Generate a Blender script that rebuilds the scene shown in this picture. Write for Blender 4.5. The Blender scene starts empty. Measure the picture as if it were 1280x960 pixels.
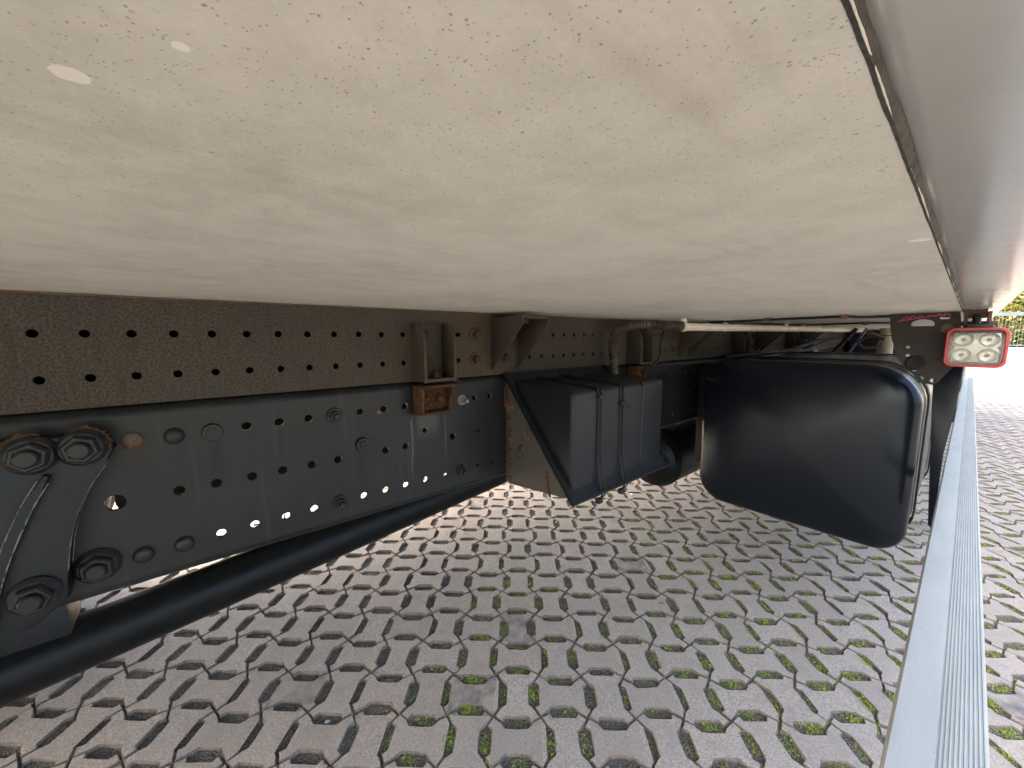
import bpy, bmesh, math, random
from mathutils import Vector, Matrix
from mathutils.geometry import delaunay_2d_cdt
random.seed(7)
R = math.radians
SC = bpy.context.scene
COL = SC.collection
H = 1.05            # eye height above the paving, metres
TX = -1.235         # centre line of the truck

# ------------------------------------------------------------------ camera
cam = bpy.data.cameras.new('camera')
cam.sensor_width = 36.0
cam.lens = 481.0 / 1280.0 * 36.0
cam.clip_start = 0.004
cam.clip_end = 3000.0
camo = bpy.data.objects.new('camera', cam)
COL.objects.link(camo)
camo.location = (0.0, 0.0, H)
camo.rotation_euler = (R(90.0 - 7.11), 0.0, R(49.86))
SC.camera = camo

# ------------------------------------------------------------------ sky, sun, exposure
SUN_EL, SUN_AZ = R(39.0), R(-60.0)     # azimuth from -X towards +Y
sv = Vector((-math.cos(SUN_EL) * math.cos(SUN_AZ), math.cos(SUN_EL) * math.sin(SUN_AZ), math.sin(SUN_EL)))
w = bpy.data.worlds.new('World')
SC.world = w
w.use_nodes = True
wn = w.node_tree.nodes
sky = wn.new('ShaderNodeTexSky')
sky.sky_type = 'NISHITA'
sky.sun_disc = False
sky.sun_elevation = SUN_EL
sky.sun_rotation = math.atan2(sv.x, sv.y)
sky.air_density = 1.0
sky.dust_density = 7.0
wn['Background'].inputs['Strength'].default_value = 0.15
w.node_tree.links.new(sky.outputs[0], wn['Background'].inputs['Color'])
sl = bpy.data.lights.new('sun', 'SUN')
sl.energy = 2.3
sl.angle = R(0.55)
sl.color = (1.0, 0.93, 0.83)
so = bpy.data.objects.new('sun', sl)
COL.objects.link(so)
so.rotation_euler = sv.to_track_quat('Z', 'Y').to_euler()
SC.view_settings.view_transform = 'Standard'
SC.view_settings.look = 'None'
SC.view_settings.gamma = 1.0
SC.view_settings.use_curve_mapping = False
SC.view_settings.exposure = 3.12
SC.view_settings.use_white_balance = True      # camera set for open shade
SC.view_settings.white_balance_temperature = 7400.0
SC.view_settings.white_balance_tint = 10.0
SC.render.engine = 'CYCLES'
SC.cycles.use_denoising = True
SC.cycles.max_bounces = 8
SC.cycles.diffuse_bounces = 5
SC.cycles.sample_clamp_indirect = 6.0

# ------------------------------------------------------------------ materials
class NT:
    def __init__(s, name):
        s.m = bpy.data.materials.new(name)
        s.m.use_nodes = True
        s.t = s.m.node_tree
        s.n = s.t.nodes
        s.b = s.n['Principled BSDF']
        s.geo = None
    def new(s, typ, **kw):
        nd = s.n.new(typ)
        for k, v in kw.items():
            setattr(nd, k, v)
        return nd
    def ln(s, a, b):
        s.t.links.new(a, b)
    def pos(s):
        if s.geo is None:
            s.geo = s.new('ShaderNodeNewGeometry')
        return s.geo.outputs['Position']
    def noise(s, scale, detail=4, rough=0.6, stretch=None, dist=0.0):
        n = s.new('ShaderNodeTexNoise')
        n.inputs['Scale'].default_value = scale
        n.inputs['Detail'].default_value = detail
        n.inputs['Roughness'].default_value = rough
        n.inputs['Distortion'].default_value = dist
        if stretch:
            mp = s.new('ShaderNodeMapping')
            mp.inputs['Scale'].default_value = stretch
            s.ln(s.pos(), mp.inputs['Vector'])
            s.ln(mp.outputs[0], n.inputs['Vector'])
        else:
            s.ln(s.pos(), n.inputs['Vector'])
        return n.outputs['Fac']
    def voro(s, scale, feature='F1', rnd=1.0):
        n = s.new('ShaderNodeTexVoronoi', feature=feature)
        n.inputs['Scale'].default_value = scale
        n.inputs['Randomness'].default_value = rnd
        s.ln(s.pos(), n.inputs['Vector'])
        return n
    def ramp(s, fac, a, b, ca=(0, 0, 0), cb=(1, 1, 1)):
        r = s.new('ShaderNodeValToRGB')
        e = r.color_ramp.elements
        e[0].position = a; e[1].position = b
        e[0].color = (*ca, 1); e[1].color = (*cb, 1)
        s.ln(fac, r.inputs[0])
        return r.outputs[0]
    def mix(s, fac, a, b, mode='MIX'):
        m = s.new('ShaderNodeMix', data_type='RGBA', blend_type=mode)
        if isinstance(fac, (int, float)):
            m.inputs[0].default_value = fac
        else:
            s.ln(fac, m.inputs[0])
        for v, i in ((a, 6), (b, 7)):
            if isinstance(v, tuple):
                m.inputs[i].default_value = (*v, 1)
            else:
                s.ln(v, m.inputs[i])
        return m.outputs[2]
    def math(s, op, a, b=None):
        m = s.new('ShaderNodeMath', operation=op)
        for v, i in ((a, 0), (b, 1)):
            if v is None: continue
            if isinstance(v, (int, float)):
                m.inputs[i].default_value = v
            else:
                s.ln(v, m.inputs[i])
        return m.outputs[0]
    def bump(s, h, strength=0.3, dist=0.01, prev=None):
        b = s.new('ShaderNodeBump')
        b.inputs['Strength'].default_value = strength
        b.inputs['Distance'].default_value = dist
        s.ln(h, b.inputs['Height'])
        if prev is not None:
            s.ln(prev, b.inputs['Normal'])
        return b.outputs[0]
    def set(s, col=None, rough=None, metal=None, normal=None, **kw):
        for v, k in ((col, 'Base Color'), (rough, 'Roughness'), (metal, 'Metallic'), (normal, 'Normal')):
            if v is None: continue
            if isinstance(v, tuple):
                s.b.inputs[k].default_value = (*v, 1)
            elif isinstance(v, (int, float)):
                s.b.inputs[k].default_value = v
            else:
                s.ln(v, s.b.inputs[k])
        for k, v in kw.items():
            s.b.inputs[k.replace('_', ' ')].default_value = v
        return s.m

M = {}
def simple(name, col, rough, metal=0.0, nscale=60.0, namp=0.35, bump=0.1, dirt=None, dirt_amt=0.5, spec=0.5):
    t = NT(name)
    n1 = t.noise(nscale, 5, 0.65)
    n2 = t.noise(nscale * 0.13, 3, 0.6)
    lo = tuple(c * (1 - namp) for c in col); hi = tuple(min(1, c * (1 + namp)) for c in col)
    c = t.ramp(n1, 0.3, 0.7, lo, hi)
    if dirt:
        f = t.ramp(n2, 0.42, 0.68)
        f = t.math('MULTIPLY', f, dirt_amt)
        c = t.mix(f, c, dirt)
    rr = t.ramp(n2, 0.3, 0.7, (rough * 0.85,) * 3, (min(1, rough * 1.2),) * 3)
    M[name] = t.set(c, rr, metal, t.bump(n1, bump, 0.002), Specular_IOR_Level=spec)
    if name in ('black_plastic', 'cast_iron', 'bolt_black', 'shaft_paint'): t.b.inputs['Specular Tint'].default_value = (0.74, 0.87, 1.0, 1.0)
    return M[name]

# dusty blue-black chassis paint with faint run marks
t = NT('chassis_paint')
n1 = t.noise(220, 6, 0.7); n2 = t.noise(3.2, 4, 0.6); n3 = t.noise(9, 3, 0.55, (1, 7.0, 0.55))
c = t.ramp(n2, 0.35, 0.7, (0.0070, 0.0082, 0.0100), (0.0170, 0.0185, 0.0205))
c = t.mix(t.math('MULTIPLY', t.ramp(n3, 0.56, 0.74), 0.30), c, (0.040, 0.039, 0.038))
c = t.mix(t.math('MULTIPLY', t.ramp(n1, 0.66, 0.8), 0.2), c, (0.07, 0.066, 0.062))
sx_ = t.new('ShaderNodeSeparateXYZ'); t.ln(t.pos(), sx_.inputs[0])
jit = t.math('MULTIPLY', t.math('SUBTRACT', t.noise(34, 4, 0.65, (1, 1, 0.35)), 0.5), 0.022)
for (y_, wd_, za, zb, col_, amt) in ((0.026, 0.013, -0.175, -0.27, (0.0045, 0.005, 0.006), 0.85), (0.275, 0.010, -0.245, -0.34, (0.005, 0.0055, 0.0065), 0.8), (0.125, 0.008, -0.175, -0.25, (0.006, 0.0065, 0.0075), 0.6), (0.226, 0.010, -0.37, -0.40, (0.005, 0.0055, 0.0065), 0.8), (-0.027, 0.008, -0.175, -0.22, (0.006, 0.0065, 0.0075), 0.6),
        (0.395, 0.0035, -0.19, -0.36, (0.075, 0.073, 0.07), 0.8), (0.487, 0.0030, -0.19, -0.33, (0.06, 0.058, 0.056), 0.8), (0.44, 0.036, -0.185, -0.255, (0.062, 0.064, 0.068), 0.7), (0.272, 0.007, -0.150, -0.176, (0.16, 0.075, 0.02), 0.0), (0.322, 0.0065, -0.163, -0.173, (0.15, 0.075, 0.02), 0.9)):
    dy = t.math('ABSOLUTE', t.math('ADD', t.math('SUBTRACT', sx_.outputs[1], y_), jit))
    fy = t.ramp(t.math('DIVIDE', dy, wd_), 0.55, 1.0, (1, 1, 1), (0, 0, 0))
    zz = t.math('DIVIDE', t.math('SUBTRACT', za + H, t.math('ADD', sx_.outputs[2], jit)), za - zb)
    fz = t.math('MULTIPLY', t.ramp(zz, 0.0, 0.08), t.ramp(zz, 0.45, 1.0, (1, 1, 1), (0, 0, 0)))
    c = t.mix(t.math('MULTIPLY', t.math('MULTIPLY', fy, fz), amt), c, col_)
M['chassis_paint'] = t.set(c, t.ramp(n2, 0.3, 0.7, (0.36,) * 3, (0.5,) * 3), 0.0, t.bump(n1, 0.05, 0.001), Specular_IOR_Level=0.34, Specular_Tint=(0.88, 0.95, 1.0, 1.0))

# dirty galvanised subframe
t = NT('galvanised')
n1 = t.noise(300, 3, 0.75); n2 = t.noise(9, 5, 0.7); n3 = t.noise(26, 4, 0.6, (1, 3.0, 0.5)); n4 = t.noise(3.0, 3, 0.6); n5 = t.noise(60, 4, 0.7)
c = t.ramp(n1, 0.34, 0.68, (0.013, 0.011, 0.009), (0.085, 0.072, 0.054))
c = t.mix(t.ramp(n2, 0.40, 0.64), c, t.ramp(n1, 0.34, 0.68, (0.013, 0.013, 0.0125), (0.062, 0.061, 0.055)))
c = t.mix(t.math('MULTIPLY', t.ramp(n4, 0.5, 0.66), 0.55), c, t.ramp(n1, 0.34, 0.68, (0.017, 0.013, 0.007), (0.135, 0.108, 0.066)))
c = t.mix(t.math('MULTIPLY', t.ramp(n3, 0.54, 0.70), 0.5), c, (0.026, 0.019, 0.015))
c = t.mix(t.math('MULTIPLY', t.ramp(n5, 0.60, 0.74), 0.35), c, (0.10, 0.088, 0.07))
M['galvanised'] = t.set(c, 0.65, 0.0, t.bump(n1, 0.15, 0.001), Specular_IOR_Level=0.3)

# grey dirty bracket steel
simple('bracket_grey', (0.050, 0.044, 0.039), 0.6, 0.2, 160, 0.4, 0.15, (0.075, 0.058, 0.043), 0.45, spec=0.3)
simple('plate_grey', (0.062, 0.062, 0.059), 0.5, 0.0, 130, 0.25, 0.08, (0.075, 0.062, 0.05), 0.35, spec=0.3)
# rust
t = NT('rust')
n1 = t.noise(150, 6, 0.8); n2 = t.noise(38, 5, 0.7); n3 = t.noise(420, 3, 0.7)
c = t.ramp(n1, 0.32, 0.70, (0.016, 0.009, 0.007), (0.17, 0.070, 0.022))
c = t.mix(t.ramp(n2, 0.42, 0.58), c, t.ramp(n1, 0.3, 0.7, (0.014, 0.010, 0.008), (0.065, 0.042, 0.028)))
c = t.mix(t.math('MULTIPLY', t.ramp(n3, 0.58, 0.72), 0.5), c, (0.22, 0.10, 0.03))
M['rust'] = t.set(c, 0.85, 0.0, t.bump(n1, 0.8, 0.003), Specular_IOR_Level=0.25)
t = NT('rust_worn')           # rust breaking through grey paint
n1 = t.noise(230, 6, 0.75); n2 = t.noise(60, 5, 0.7)
c = t.ramp(n1, 0.3, 0.72, (0.04, 0.022, 0.015), (0.18, 0.085, 0.04))
c = t.mix(t.ramp(n2, 0.50, 0.56), c, (0.10, 0.092, 0.084))
M['rust_worn'] = t.set(c, 0.75, 0.1, t.bump(n1, 0.5, 0.002))
simple('cast_iron', (0.0065, 0.0078, 0.0092), 0.42, 0.0, 260, 0.5, 0.3, (0.014, 0.016, 0.018), 0.4, spec=0.35)
simple('bolt_black', (0.014, 0.015, 0.0165), 0.34, 0.1, 300, 0.4, 0.15, (0.04, 0.034, 0.03), 0.4, spec=0.35)
simple('bolt_zinc', (0.27, 0.26, 0.25), 0.42, 0.6, 300, 0.3, 0.2, (0.16, 0.10, 0.06), 0.5)
simple('black_plastic', (0.0100, 0.0120, 0.0152), 0.38, 0.0, 420, 0.2, 0.08, (0.016, 0.016, 0.017), 0.5, spec=0.32)
t = NT('tank_paint'); n1 = t.noise(1.6, 3, 0.5); n2 = t.noise(160, 3, 0.6)
M['tank_paint'] = t.set(t.ramp(n1, 0.2, 0.8, (0.0030, 0.0043, 0.0075), (0.0055, 0.0072, 0.0110)), t.ramp(n1, 0.2, 0.8, (0.22,) * 3, (0.28,) * 3), 0.0, t.bump(n2, 0.012, 0.001), Specular_IOR_Level=0.34, Specular_Tint=(0.68, 0.84, 1.0, 1.0))
simple('rubber', (0.012, 0.012, 0.012), 0.75, 0.0, 200, 0.3, 0.2, (0.03, 0.028, 0.026), 0.4, spec=0.25)
simple('shaft_paint', (0.006, 0.0065, 0.007), 0.4, 0.0, 160, 0.3, 0.08, (0.017, 0.016, 0.015), 0.35, spec=0.22)
simple('hose_brown', (0.040, 0.033, 0.028), 0.6, 0.0, 120, 0.3, 0.1, (0.15, 0.13, 0.11), 0.5)
simple('pipe_white', (0.66, 0.63, 0.56), 0.42, 0.0, 40, 0.06, 0.03, (0.42, 0.37, 0.30), 0.3)
simple('cable_black', (0.014, 0.014, 0.014), 0.5, 0.0, 90, 0.2, 0.05, spec=0.3)
simple('clip_brown', (0.10, 0.05, 0.035), 0.6, 0.0, 90, 0.2, 0.05)
simple('bracket_black', (0.010, 0.0095, 0.0095), 0.5, 0.1, 240, 0.5, 0.25, (0.06, 0.05, 0.045), 0.4, spec=0.3)
simple('lamp_red', (0.34, 0.012, 0.022), 0.34, 0.0, 80, 0.1, 0.02, (0.40, 0.03, 0.04), 0.4)
simple('lamp_black', (0.018, 0.018, 0.019), 0.45, 0.0, 200, 0.2, 0.05, spec=0.35)
simple('reflector', (0.40, 0.42, 0.41), 0.22, 0.35, 90, 0.06, 0.02)
simple('cream_plastic', (0.24, 0.205, 0.155), 0.45, 0.0, 60, 0.12, 0.03, (0.33, 0.25, 0.17), 0.4)
simple('blue_part', (0.03, 0.07, 0.16), 0.45, 0.1, 60, 0.3, 0.03)
simple('white_paint', (0.72, 0.72, 0.71), 0.3, 0.0, 30, 0.04, 0.02, (0.55, 0.54, 0.52), 0.3)
simple('pink_chalk', (0.55, 0.06, 0.13), 0.8, 0.0, 400, 0.4, 0.05)
simple('sealant', (0.075, 0.07, 0.064), 0.8, 0.0, 700, 0.45, 0.6, (0.05, 0.045, 0.04), 0.85)
simple('shade_black', (0.012, 0.011, 0.010), 0.8, spec=0.1)  # shade put into the colour, so the rail holes look black inside
simple('worn_metal', (0.13, 0.145, 0.145), 0.5, 0.0, 500, 0.6, 0.3, (0.03, 0.032, 0.033), 0.6)
simple('wood_brown', (0.05, 0.033, 0.022), 0.7, 0.0, 60, 0.4, 0.2)
simple('leaf_brown', (0.22, 0.12, 0.06), 0.7, 0.0, 200, 0.4, 0.2)
simple('leaf_yellow', (0.42, 0.33, 0.06), 0.7, 0.0, 200, 0.3, 0.2)
simple('weed_green', (0.20, 0.32, 0.06), 0.6, 0.0, 100, 0.2, 0.05)
simple('pebble', (0.42, 0.43, 0.42), 0.6, 0.0, 200, 0.3, 0.2)
simple('fence_steel', (0.028, 0.05, 0.075), 0.5, 0.2, 30, 0.15, 0.05)
simple('concrete', (0.20, 0.20, 0.20), 0.85, 0.0, 25, 0.2, 0.2)
simple('bark', (0.09, 0.07, 0.05), 0.9, 0.0, 40, 0.4, 0.5)

# aluminium guard rail: anodised, faint smears
t = NT('aluminium')
n1 = t.noise(14, 4, 0.6, (3, 0.5, 3)); n2 = t.noise(300, 3, 0.6, (1, 0.05, 1))
c = t.ramp(n1, 0.35, 0.68, (0.44, 0.46, 0.445), (0.51, 0.53, 0.51))
c = t.mix(t.math('MULTIPLY', t.ramp(t.noise(22, 5, 0.7), 0.64, 0.75), 0.45), c, (0.22, 0.215, 0.205))
M['aluminium'] = t.set(c, t.ramp(n2, 0.3, 0.7, (0.38,) * 3, (0.5,) * 3), 0.35)

# body floor: off-white laminate, stained and speckled
t = NT('floor_laminate')
n1 = t.noise(5.0, 5, 0.6); n2 = t.noise(38, 6, 0.7); n3 = t.noise(500, 3, 0.6); n4 = t.noise(4, 4, 0.6, (6, 0.6, 1))
c = t.ramp(n1, 0.3, 0.72, (0.54, 0.53, 0.48), (0.74, 0.72, 0.66))
c = t.mix(t.math('MULTIPLY', t.ramp(n2, 0.40, 0.62), 0.5), c, (0.80, 0.785, 0.73))
c = t.mix(t.math('MULTIPLY', t.ramp(n4, 0.58, 0.72), 0.35), c, (0.44, 0.40, 0.34))
c = t.mix(t.math('MULTIPLY', t.ramp(n3, 0.35, 0.7), 0.10), c, (0.30, 0.28, 0.26))
for sc_, thr, col_, cut in ((150, 0.13, (0.33, 0.20, 0.075), 0.55), (330, 0.17, (0.25, 0.215, 0.16), 0.48), (75, 0.07, (0.36, 0.22, 0.085), 0.55), (600, 0.22, (0.24, 0.21, 0.17), 0.46)):
    v = t.voro(sc_)
    spot = t.ramp(v.outputs['Distance'], thr * 0.45, thr, (1, 1, 1), (0, 0, 0))
    sel = t.ramp(t.noise(sc_ * 0.33, 3, 0.7), cut, cut + 0.06)
    c = t.mix(t.math('MULTIPLY', t.math('MULTIPLY', spot, sel), 0.78), c, col_)
# pale bare patches, scraped clean
for px, py, rad in ((-0.1447, -0.0159, 0.0042), (-0.1162, 0.0043, 0.0018), (-0.0277, 0.371, 0.006)):
    vm = t.new('ShaderNodeVectorMath', operation='DISTANCE')
    t.ln(t.pos(), vm.inputs[0]); vm.inputs[1].default_value = (px, py, H + 0.062)
    d = t.math('ADD', vm.outputs['Value'], t.math('MULTIPLY', t.math('SUBTRACT', t.noise(280, 3, 0.6), 0.5), rad * 1.1))
    c = t.mix(t.ramp(t.math('DIVIDE', d, rad), 0.80, 1.0, (0.95,) * 3, (0, 0, 0)), c, (0.90, 0.885, 0.85))
M['floor_laminate'] = t.set(c, t.ramp(n2, 0.3, 0.7, (0.50,) * 3, (0.62,) * 3), 0.0, t.bump(n3, 0.06, 0.0006), Specular_IOR_Level=0.22)

t = NT('body_paint')          # glossy light grey edge profile
n1 = t.noise(7, 4, 0.6); n2 = t.noise(90, 5, 0.7)
c = t.ramp(n1, 0.3, 0.7, (0.42, 0.42, 0.415), (0.48, 0.48, 0.47))
c = t.mix(t.math('MULTIPLY', t.ramp(n2, 0.6, 0.75), 0.2), c, (0.33, 0.32, 0.30))
M['body_paint'] = t.set(c, t.ramp(n2, 0.3, 0.7, (0.18,) * 3, (0.26,) * 3), 0.0, Coat_Weight=0.25, Coat_Roughness=0.14)

# glass of the lamp
t = NT('lamp_glass')
g = t.new('ShaderNodeBsdfGlossy'); g.inputs['Roughness'].default_value = 0.05
tr = t.new('ShaderNodeBsdfTransparent'); tr.inputs['Color'].default_value = (0.93, 0.95, 0.95, 1)
fr = t.new('ShaderNodeFresnel'); fr.inputs['IOR'].default_value = 1.5
mx = t.new('ShaderNodeMixShader')
t.ln(fr.outputs[0], mx.inputs[0]); t.ln(tr.outputs[0], mx.inputs[1]); t.ln(g.outputs[0], mx.inputs[2])
t.ln(mx.outputs[0], t.n['Material Output'].inputs['Surface'])
M['lamp_glass'] = t.m

# ------------------------------------------------------------------ mesh helpers
def link_mesh(name, me, mat, parent=None, loc=None, smooth=False):
    o = bpy.data.objects.new(name, me)
    COL.objects.link(o)
    if mat: me.materials.append(M[mat] if isinstance(mat, str) else mat)
    if parent is not None: o.parent = parent
    if loc is not None: o.location = loc
    if smooth: me.shade_smooth()
    return o
def bm_obj(name, bm, mat, parent=None, loc=None, smooth=False, sharp=None):
    bmesh.ops.recalc_face_normals(bm, faces=bm.faces)
    me = bpy.data.meshes.new(name)
    bm.to_mesh(me); bm.free()
    o = link_mesh(name, me, mat, parent, loc, smooth or sharp is not None)
    if sharp is not None: me.set_sharp_from_angle(angle=R(sharp))
    return o
def bbox(bm, x0, x1, y0, y1, z0, z1, bev=0.0, seg=2):
    vs = [bm.verts.new((x, y, z)) for x in (x0, x1) for y in (y0, y1) for z in (z0, z1)]
    F = [(0, 1, 3, 2), (4, 6, 7, 5), (0, 4, 5, 1), (2, 3, 7, 6), (0, 2, 6, 4), (1, 5, 7, 3)]
    fs = [bm.faces.new([vs[i] for i in f]) for f in F]
    if bev > 0:
        es = list({e for f in fs for e in f.edges})
        bmesh.ops.bevel(bm, geom=es, offset=bev, segments=seg, profile=0.5, affect='EDGES')
def prism(bm, pts, axis, a, b, bev=0.0, seg=2):
    """polygon pts in the plane across axis, pushed from a to b. X:(y,z) Y:(x,z) Z:(x,y)"""
    def P(p, t):
        return {'X': (t, p[0], p[1]), 'Y': (p[0], t, p[1]), 'Z': (p[0], p[1], t)}[axis]
    A = [bm.verts.new(P(p, a)) for p in pts]; B = [bm.verts.new(P(p, b)) for p in pts]
    n = len(pts)
    fs = [bm.faces.new(A), bm.faces.new(B[::-1])]
    fs += [bm.faces.new((A[i], B[i], B[(i + 1) % n], A[(i + 1) % n])) for i in range(n)]
    if bev > 0:
        es = [e for e in fs[0].edges] + [e for e in fs[1].edges]
        bmesh.ops.bevel(bm, geom=es, offset=bev, segments=seg, profile=0.5, affect='EDGES')
def lathe(bm, prof, axis='X', seg=24, c=(0, 0, 0), hexa=None, rot=0.0):
    """prof: list of (along, radius). closed at both ends when radius is 0"""
    rings = []
    for (t, r) in prof:
        ring = []
        if r <= 1e-6:
            ring = [bm.verts.new({'X': (c[0] + t, c[1], c[2]), 'Y': (c[0], c[1] + t, c[2]), 'Z': (c[0], c[1], c[2] + t)}[axis])]
        else:
            for k in range(seg):
                a = rot + 2 * math.pi * k / seg
                u, v = r * math.cos(a), r * math.sin(a)
                ring.append(bm.verts.new({'X': (c[0] + t, c[1] + u, c[2] + v), 'Y': (c[0] + u, c[1] + t, c[2] + v), 'Z': (c[0] + u, c[1] + v, c[2] + t)}[axis]))
        rings.append(ring)
    for A, B in zip(rings, rings[1:]):
        if len(A) == 1 and len(B) == 1: continue
        for k in range(seg):
            k2 = (k + 1) % seg
            if len(A) == 1: bm.faces.new((A[0], B[k], B[k2]))
            elif len(B) == 1: bm.faces.new((A[k], B[0], A[k2]))
            else: bm.faces.new((A[k], B[k], B[k2], A[k2]))
def spline(pts, n=10):
    P = [Vector(p) for p in pts]; out = []
    for i in range(len(P) - 1):
        p0, p1, p2, p3 = P[max(i - 1, 0)], P[i], P[i + 1], P[min(i + 2, len(P) - 1)]
        for k in range(n):
            t = k / n
            out.append(0.5 * ((2 * p1) + (p2 - p0) * t + (2 * p0 - 5 * p1 + 4 * p2 - p3) * t * t + (3 * p1 - p0 - 3 * p2 + p3) * t ** 3))
    out.append(P[-1])
    return out
def tube(bm, path, r, seg=10, caps=True):
    """r: number or function of index"""
    P = [Vector(p) for p in path]
    d0 = (P[1] - P[0]).normalized()
    ref = Vector((0, 0, 1)) if abs(d0.z) < 0.9 else Vector((1, 0, 0))
    nrm = (ref - d0 * ref.dot(d0)).normalized()
    rings = []
    for i, p in enumerate(P):
        d = (P[min(i + 1, len(P) - 1)] - P[max(i - 1, 0)]).normalized()
        nrm = (nrm - d * nrm.dot(d)).normalized()
        bn = d.cross(nrm)
        rr = r(i) if callable(r) else r
        rings.append([bm.verts.new(p + (nrm * math.cos(2 * math.pi * k / seg) + bn * math.sin(2 * math.pi * k / seg)) * rr) for k in range(seg)])
    for A, B in zip(rings, rings[1:]):
        for k in range(seg):
            bm.faces.new((A[k], A[(k + 1) % seg], B[(k + 1) % seg], B[k]))
    if caps:
        bm.faces.new(rings[0][::-1]); bm.faces.new(rings[-1])
def rrect(x0, x1, z0, z1, r, n=6):
    out = []
    rs = r if isinstance(r, (list, tuple)) else [r] * 4     # corners: x1z1, x0z1, x0z0, x1z0
    for (cx, cz, a0, rr) in ((x1 - rs[0], z1 - rs[0], 0, rs[0]), (x0 + rs[1], z1 - rs[1], 90, rs[1]), (x0 + rs[2], z0 + rs[2], 180, rs[2]), (x1 - rs[3], z0 + rs[3], 270, rs[3])):
        for k in range(n + 1):
            a = R(a0 + 90.0 * k / n)
            out.append((cx + rr * math.cos(a), cz + rr * math.sin(a)))
    return out
def holed_plate(name, outline, holes, thick, mat, parent, loc, frame):
    """flat plate with real holes: outline and hole loops in its own (u, v); frame: 'YZ' faces +X, 'XZ' faces -Y"""
    pts, edges, loops = [], [], []
    for loop in [outline] + holes:
        b0 = len(pts); n = len(loop); loops.append((b0, n))
        pts += [Vector((p[0], p[1])) for p in loop]
        edges += [(b0 + k, b0 + (k + 1) % n) for k in range(n)]
    vo_, eo_, fo_, ov_, oe_, of_ = delaunay_2d_cdt(pts, edges, [], 1, 1e-6)
    def inside(p, L):
        r_ = False
        for k in range(len(L)):
            (x1, y1), (x2, y2) = L[k], L[k - 1]
            if (y1 > p.y) != (y2 > p.y) and p.x < (x2 - x1) * (p.y - y1) / (y2 - y1) + x1: r_ = not r_
        return r_
    hb = [(min(q[0] for q in L), max(q[0] for q in L), min(q[1] for q in L), max(q[1] for q in L), L) for L in holes]
    keep = []
    for f in fo_:
        c_ = sum((vo_[k] for k in f), Vector((0, 0))) / len(f)
        if any(h[0] < c_.x < h[1] and h[2] < c_.y < h[3] and inside(c_, h[4]) for h in hb): continue
        keep.append(f)
    fo_ = keep
    bm = bmesh.new()
    P = (lambda u, v, t: (t, u, v)) if frame == 'YZ' else (lambda u, v, t: (u, -t, v))
    for t in (thick / 2, -thick / 2):
        V_ = [bm.verts.new(P(p.x, p.y, t)) for p in vo_]
        for f in fo_: bm.faces.new([V_[k] for k in f])
    for b0, n in loops:
        A = [bm.verts.new(P(pts[b0 + k].x, pts[b0 + k].y, thick / 2)) for k in range(n)]
        B = [bm.verts.new(P(pts[b0 + k].x, pts[b0 + k].y, -thick / 2)) for k in range(n)]
        for k in range(n): bm.faces.new((A[k], A[(k + 1) % n], B[(k + 1) % n], B[k]))
    bmesh.ops.remove_doubles(bm, verts=bm.verts, dist=1e-6)
    bmesh.ops.recalc_face_normals(bm, faces=bm.faces)
    me = bpy.data.meshes.new(name); bm.to_mesh(me); bm.free()
    return link_mesh(name, me, mat, parent, loc)
def circ(u, v, r, n=16):
    return [(u + r * math.cos(2 * math.pi * k / n), v + r * math.sin(2 * math.pi * k / n)) for k in range(n)]
def copies(src, places, rots=None):
    """more of a small piece: same mesh, own object"""
    for i, p in enumerate(places):
        o = src.copy(); COL.objects.link(o); o.parent = src.parent; o.location = p
        if rots: o.rotation_euler = rots[i]
def tag(o, label=None, cat=None, group=None, kind=None):
    if label: o['label'] = label
    if cat: o['category'] = cat
    if group: o['group'] = group
    if kind: o['kind'] = kind
    return o

# ================================================================== THE TRUCK
truck = bpy.data.objects.new('box_truck', None)
COL.objects.link(truck)
truck.location = (TX, 0, 0)
tag(truck, 'white box truck seen from underneath, black chassis and fuel tank over the stone paving', 'truck')
L0 = (-TX, 0, H)      # parts are drawn in coordinates measured from the eye: x right, y forward, z up
FRONT, REAR = 6.4, -3.6
CZ = 0.062            # underside of the body floor
WX = -0.84            # outer face of the chassis web

def part(name, bm, mat, sharp=35, parent=truck, loc=L0, label=None):
    o = bm_obj(name, bm, mat, parent, loc, sharp=sharp)
    if label: o['label'] = label
    return o
def sub(name, bm, mat, parent, sharp=35, loc=(0, 0, 0), label=None):
    return part(name, bm, mat, sharp, parent, loc, label)

# --- body: floor panel, edge sealant, edge profile, box above
bm = bmesh.new()
bbox(bm, -2.45, -0.0205, REAR, FRONT - 0.35, CZ, CZ + 0.05)
part('body_floor', bm, 'floor_laminate', label='stained off-white underside of the body floor')
bm = bmesh.new()
n = 900; prev = None                               # ragged sealant bead along the floor's edge
rng = random.Random(3)
wob = 0.0
for i in range(n + 1):
    y = -0.25 + 2.2 * (i / n) ** 1.6
    wob = wob * 0.9 + rng.uniform(-1, 1) * 0.00008
    x1 = -0.0208 + 0.0016 + wob + 0.0004 * math.sin(y * 41)
    ring = [bm.verts.new(p) for p in ((-0.0216 + wob * 0.9, y, CZ - 0.0001), (-0.0206 + wob * 0.7, y, CZ - 0.0003), (x1 - 0.0011, y, CZ + 0.0008 + wob * 0.4), (x1 - 0.0003, y, CZ + 0.0034))]
    if prev:
        for k in range(3): bm.faces.new((prev[k], prev[k + 1], ring[k + 1], ring[k]))
    prev = ring
part('sealant_bead', bm, 'sealant', label='cracked grey sealant along the edge of the body floor')
bm = bmesh.new()
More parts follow.
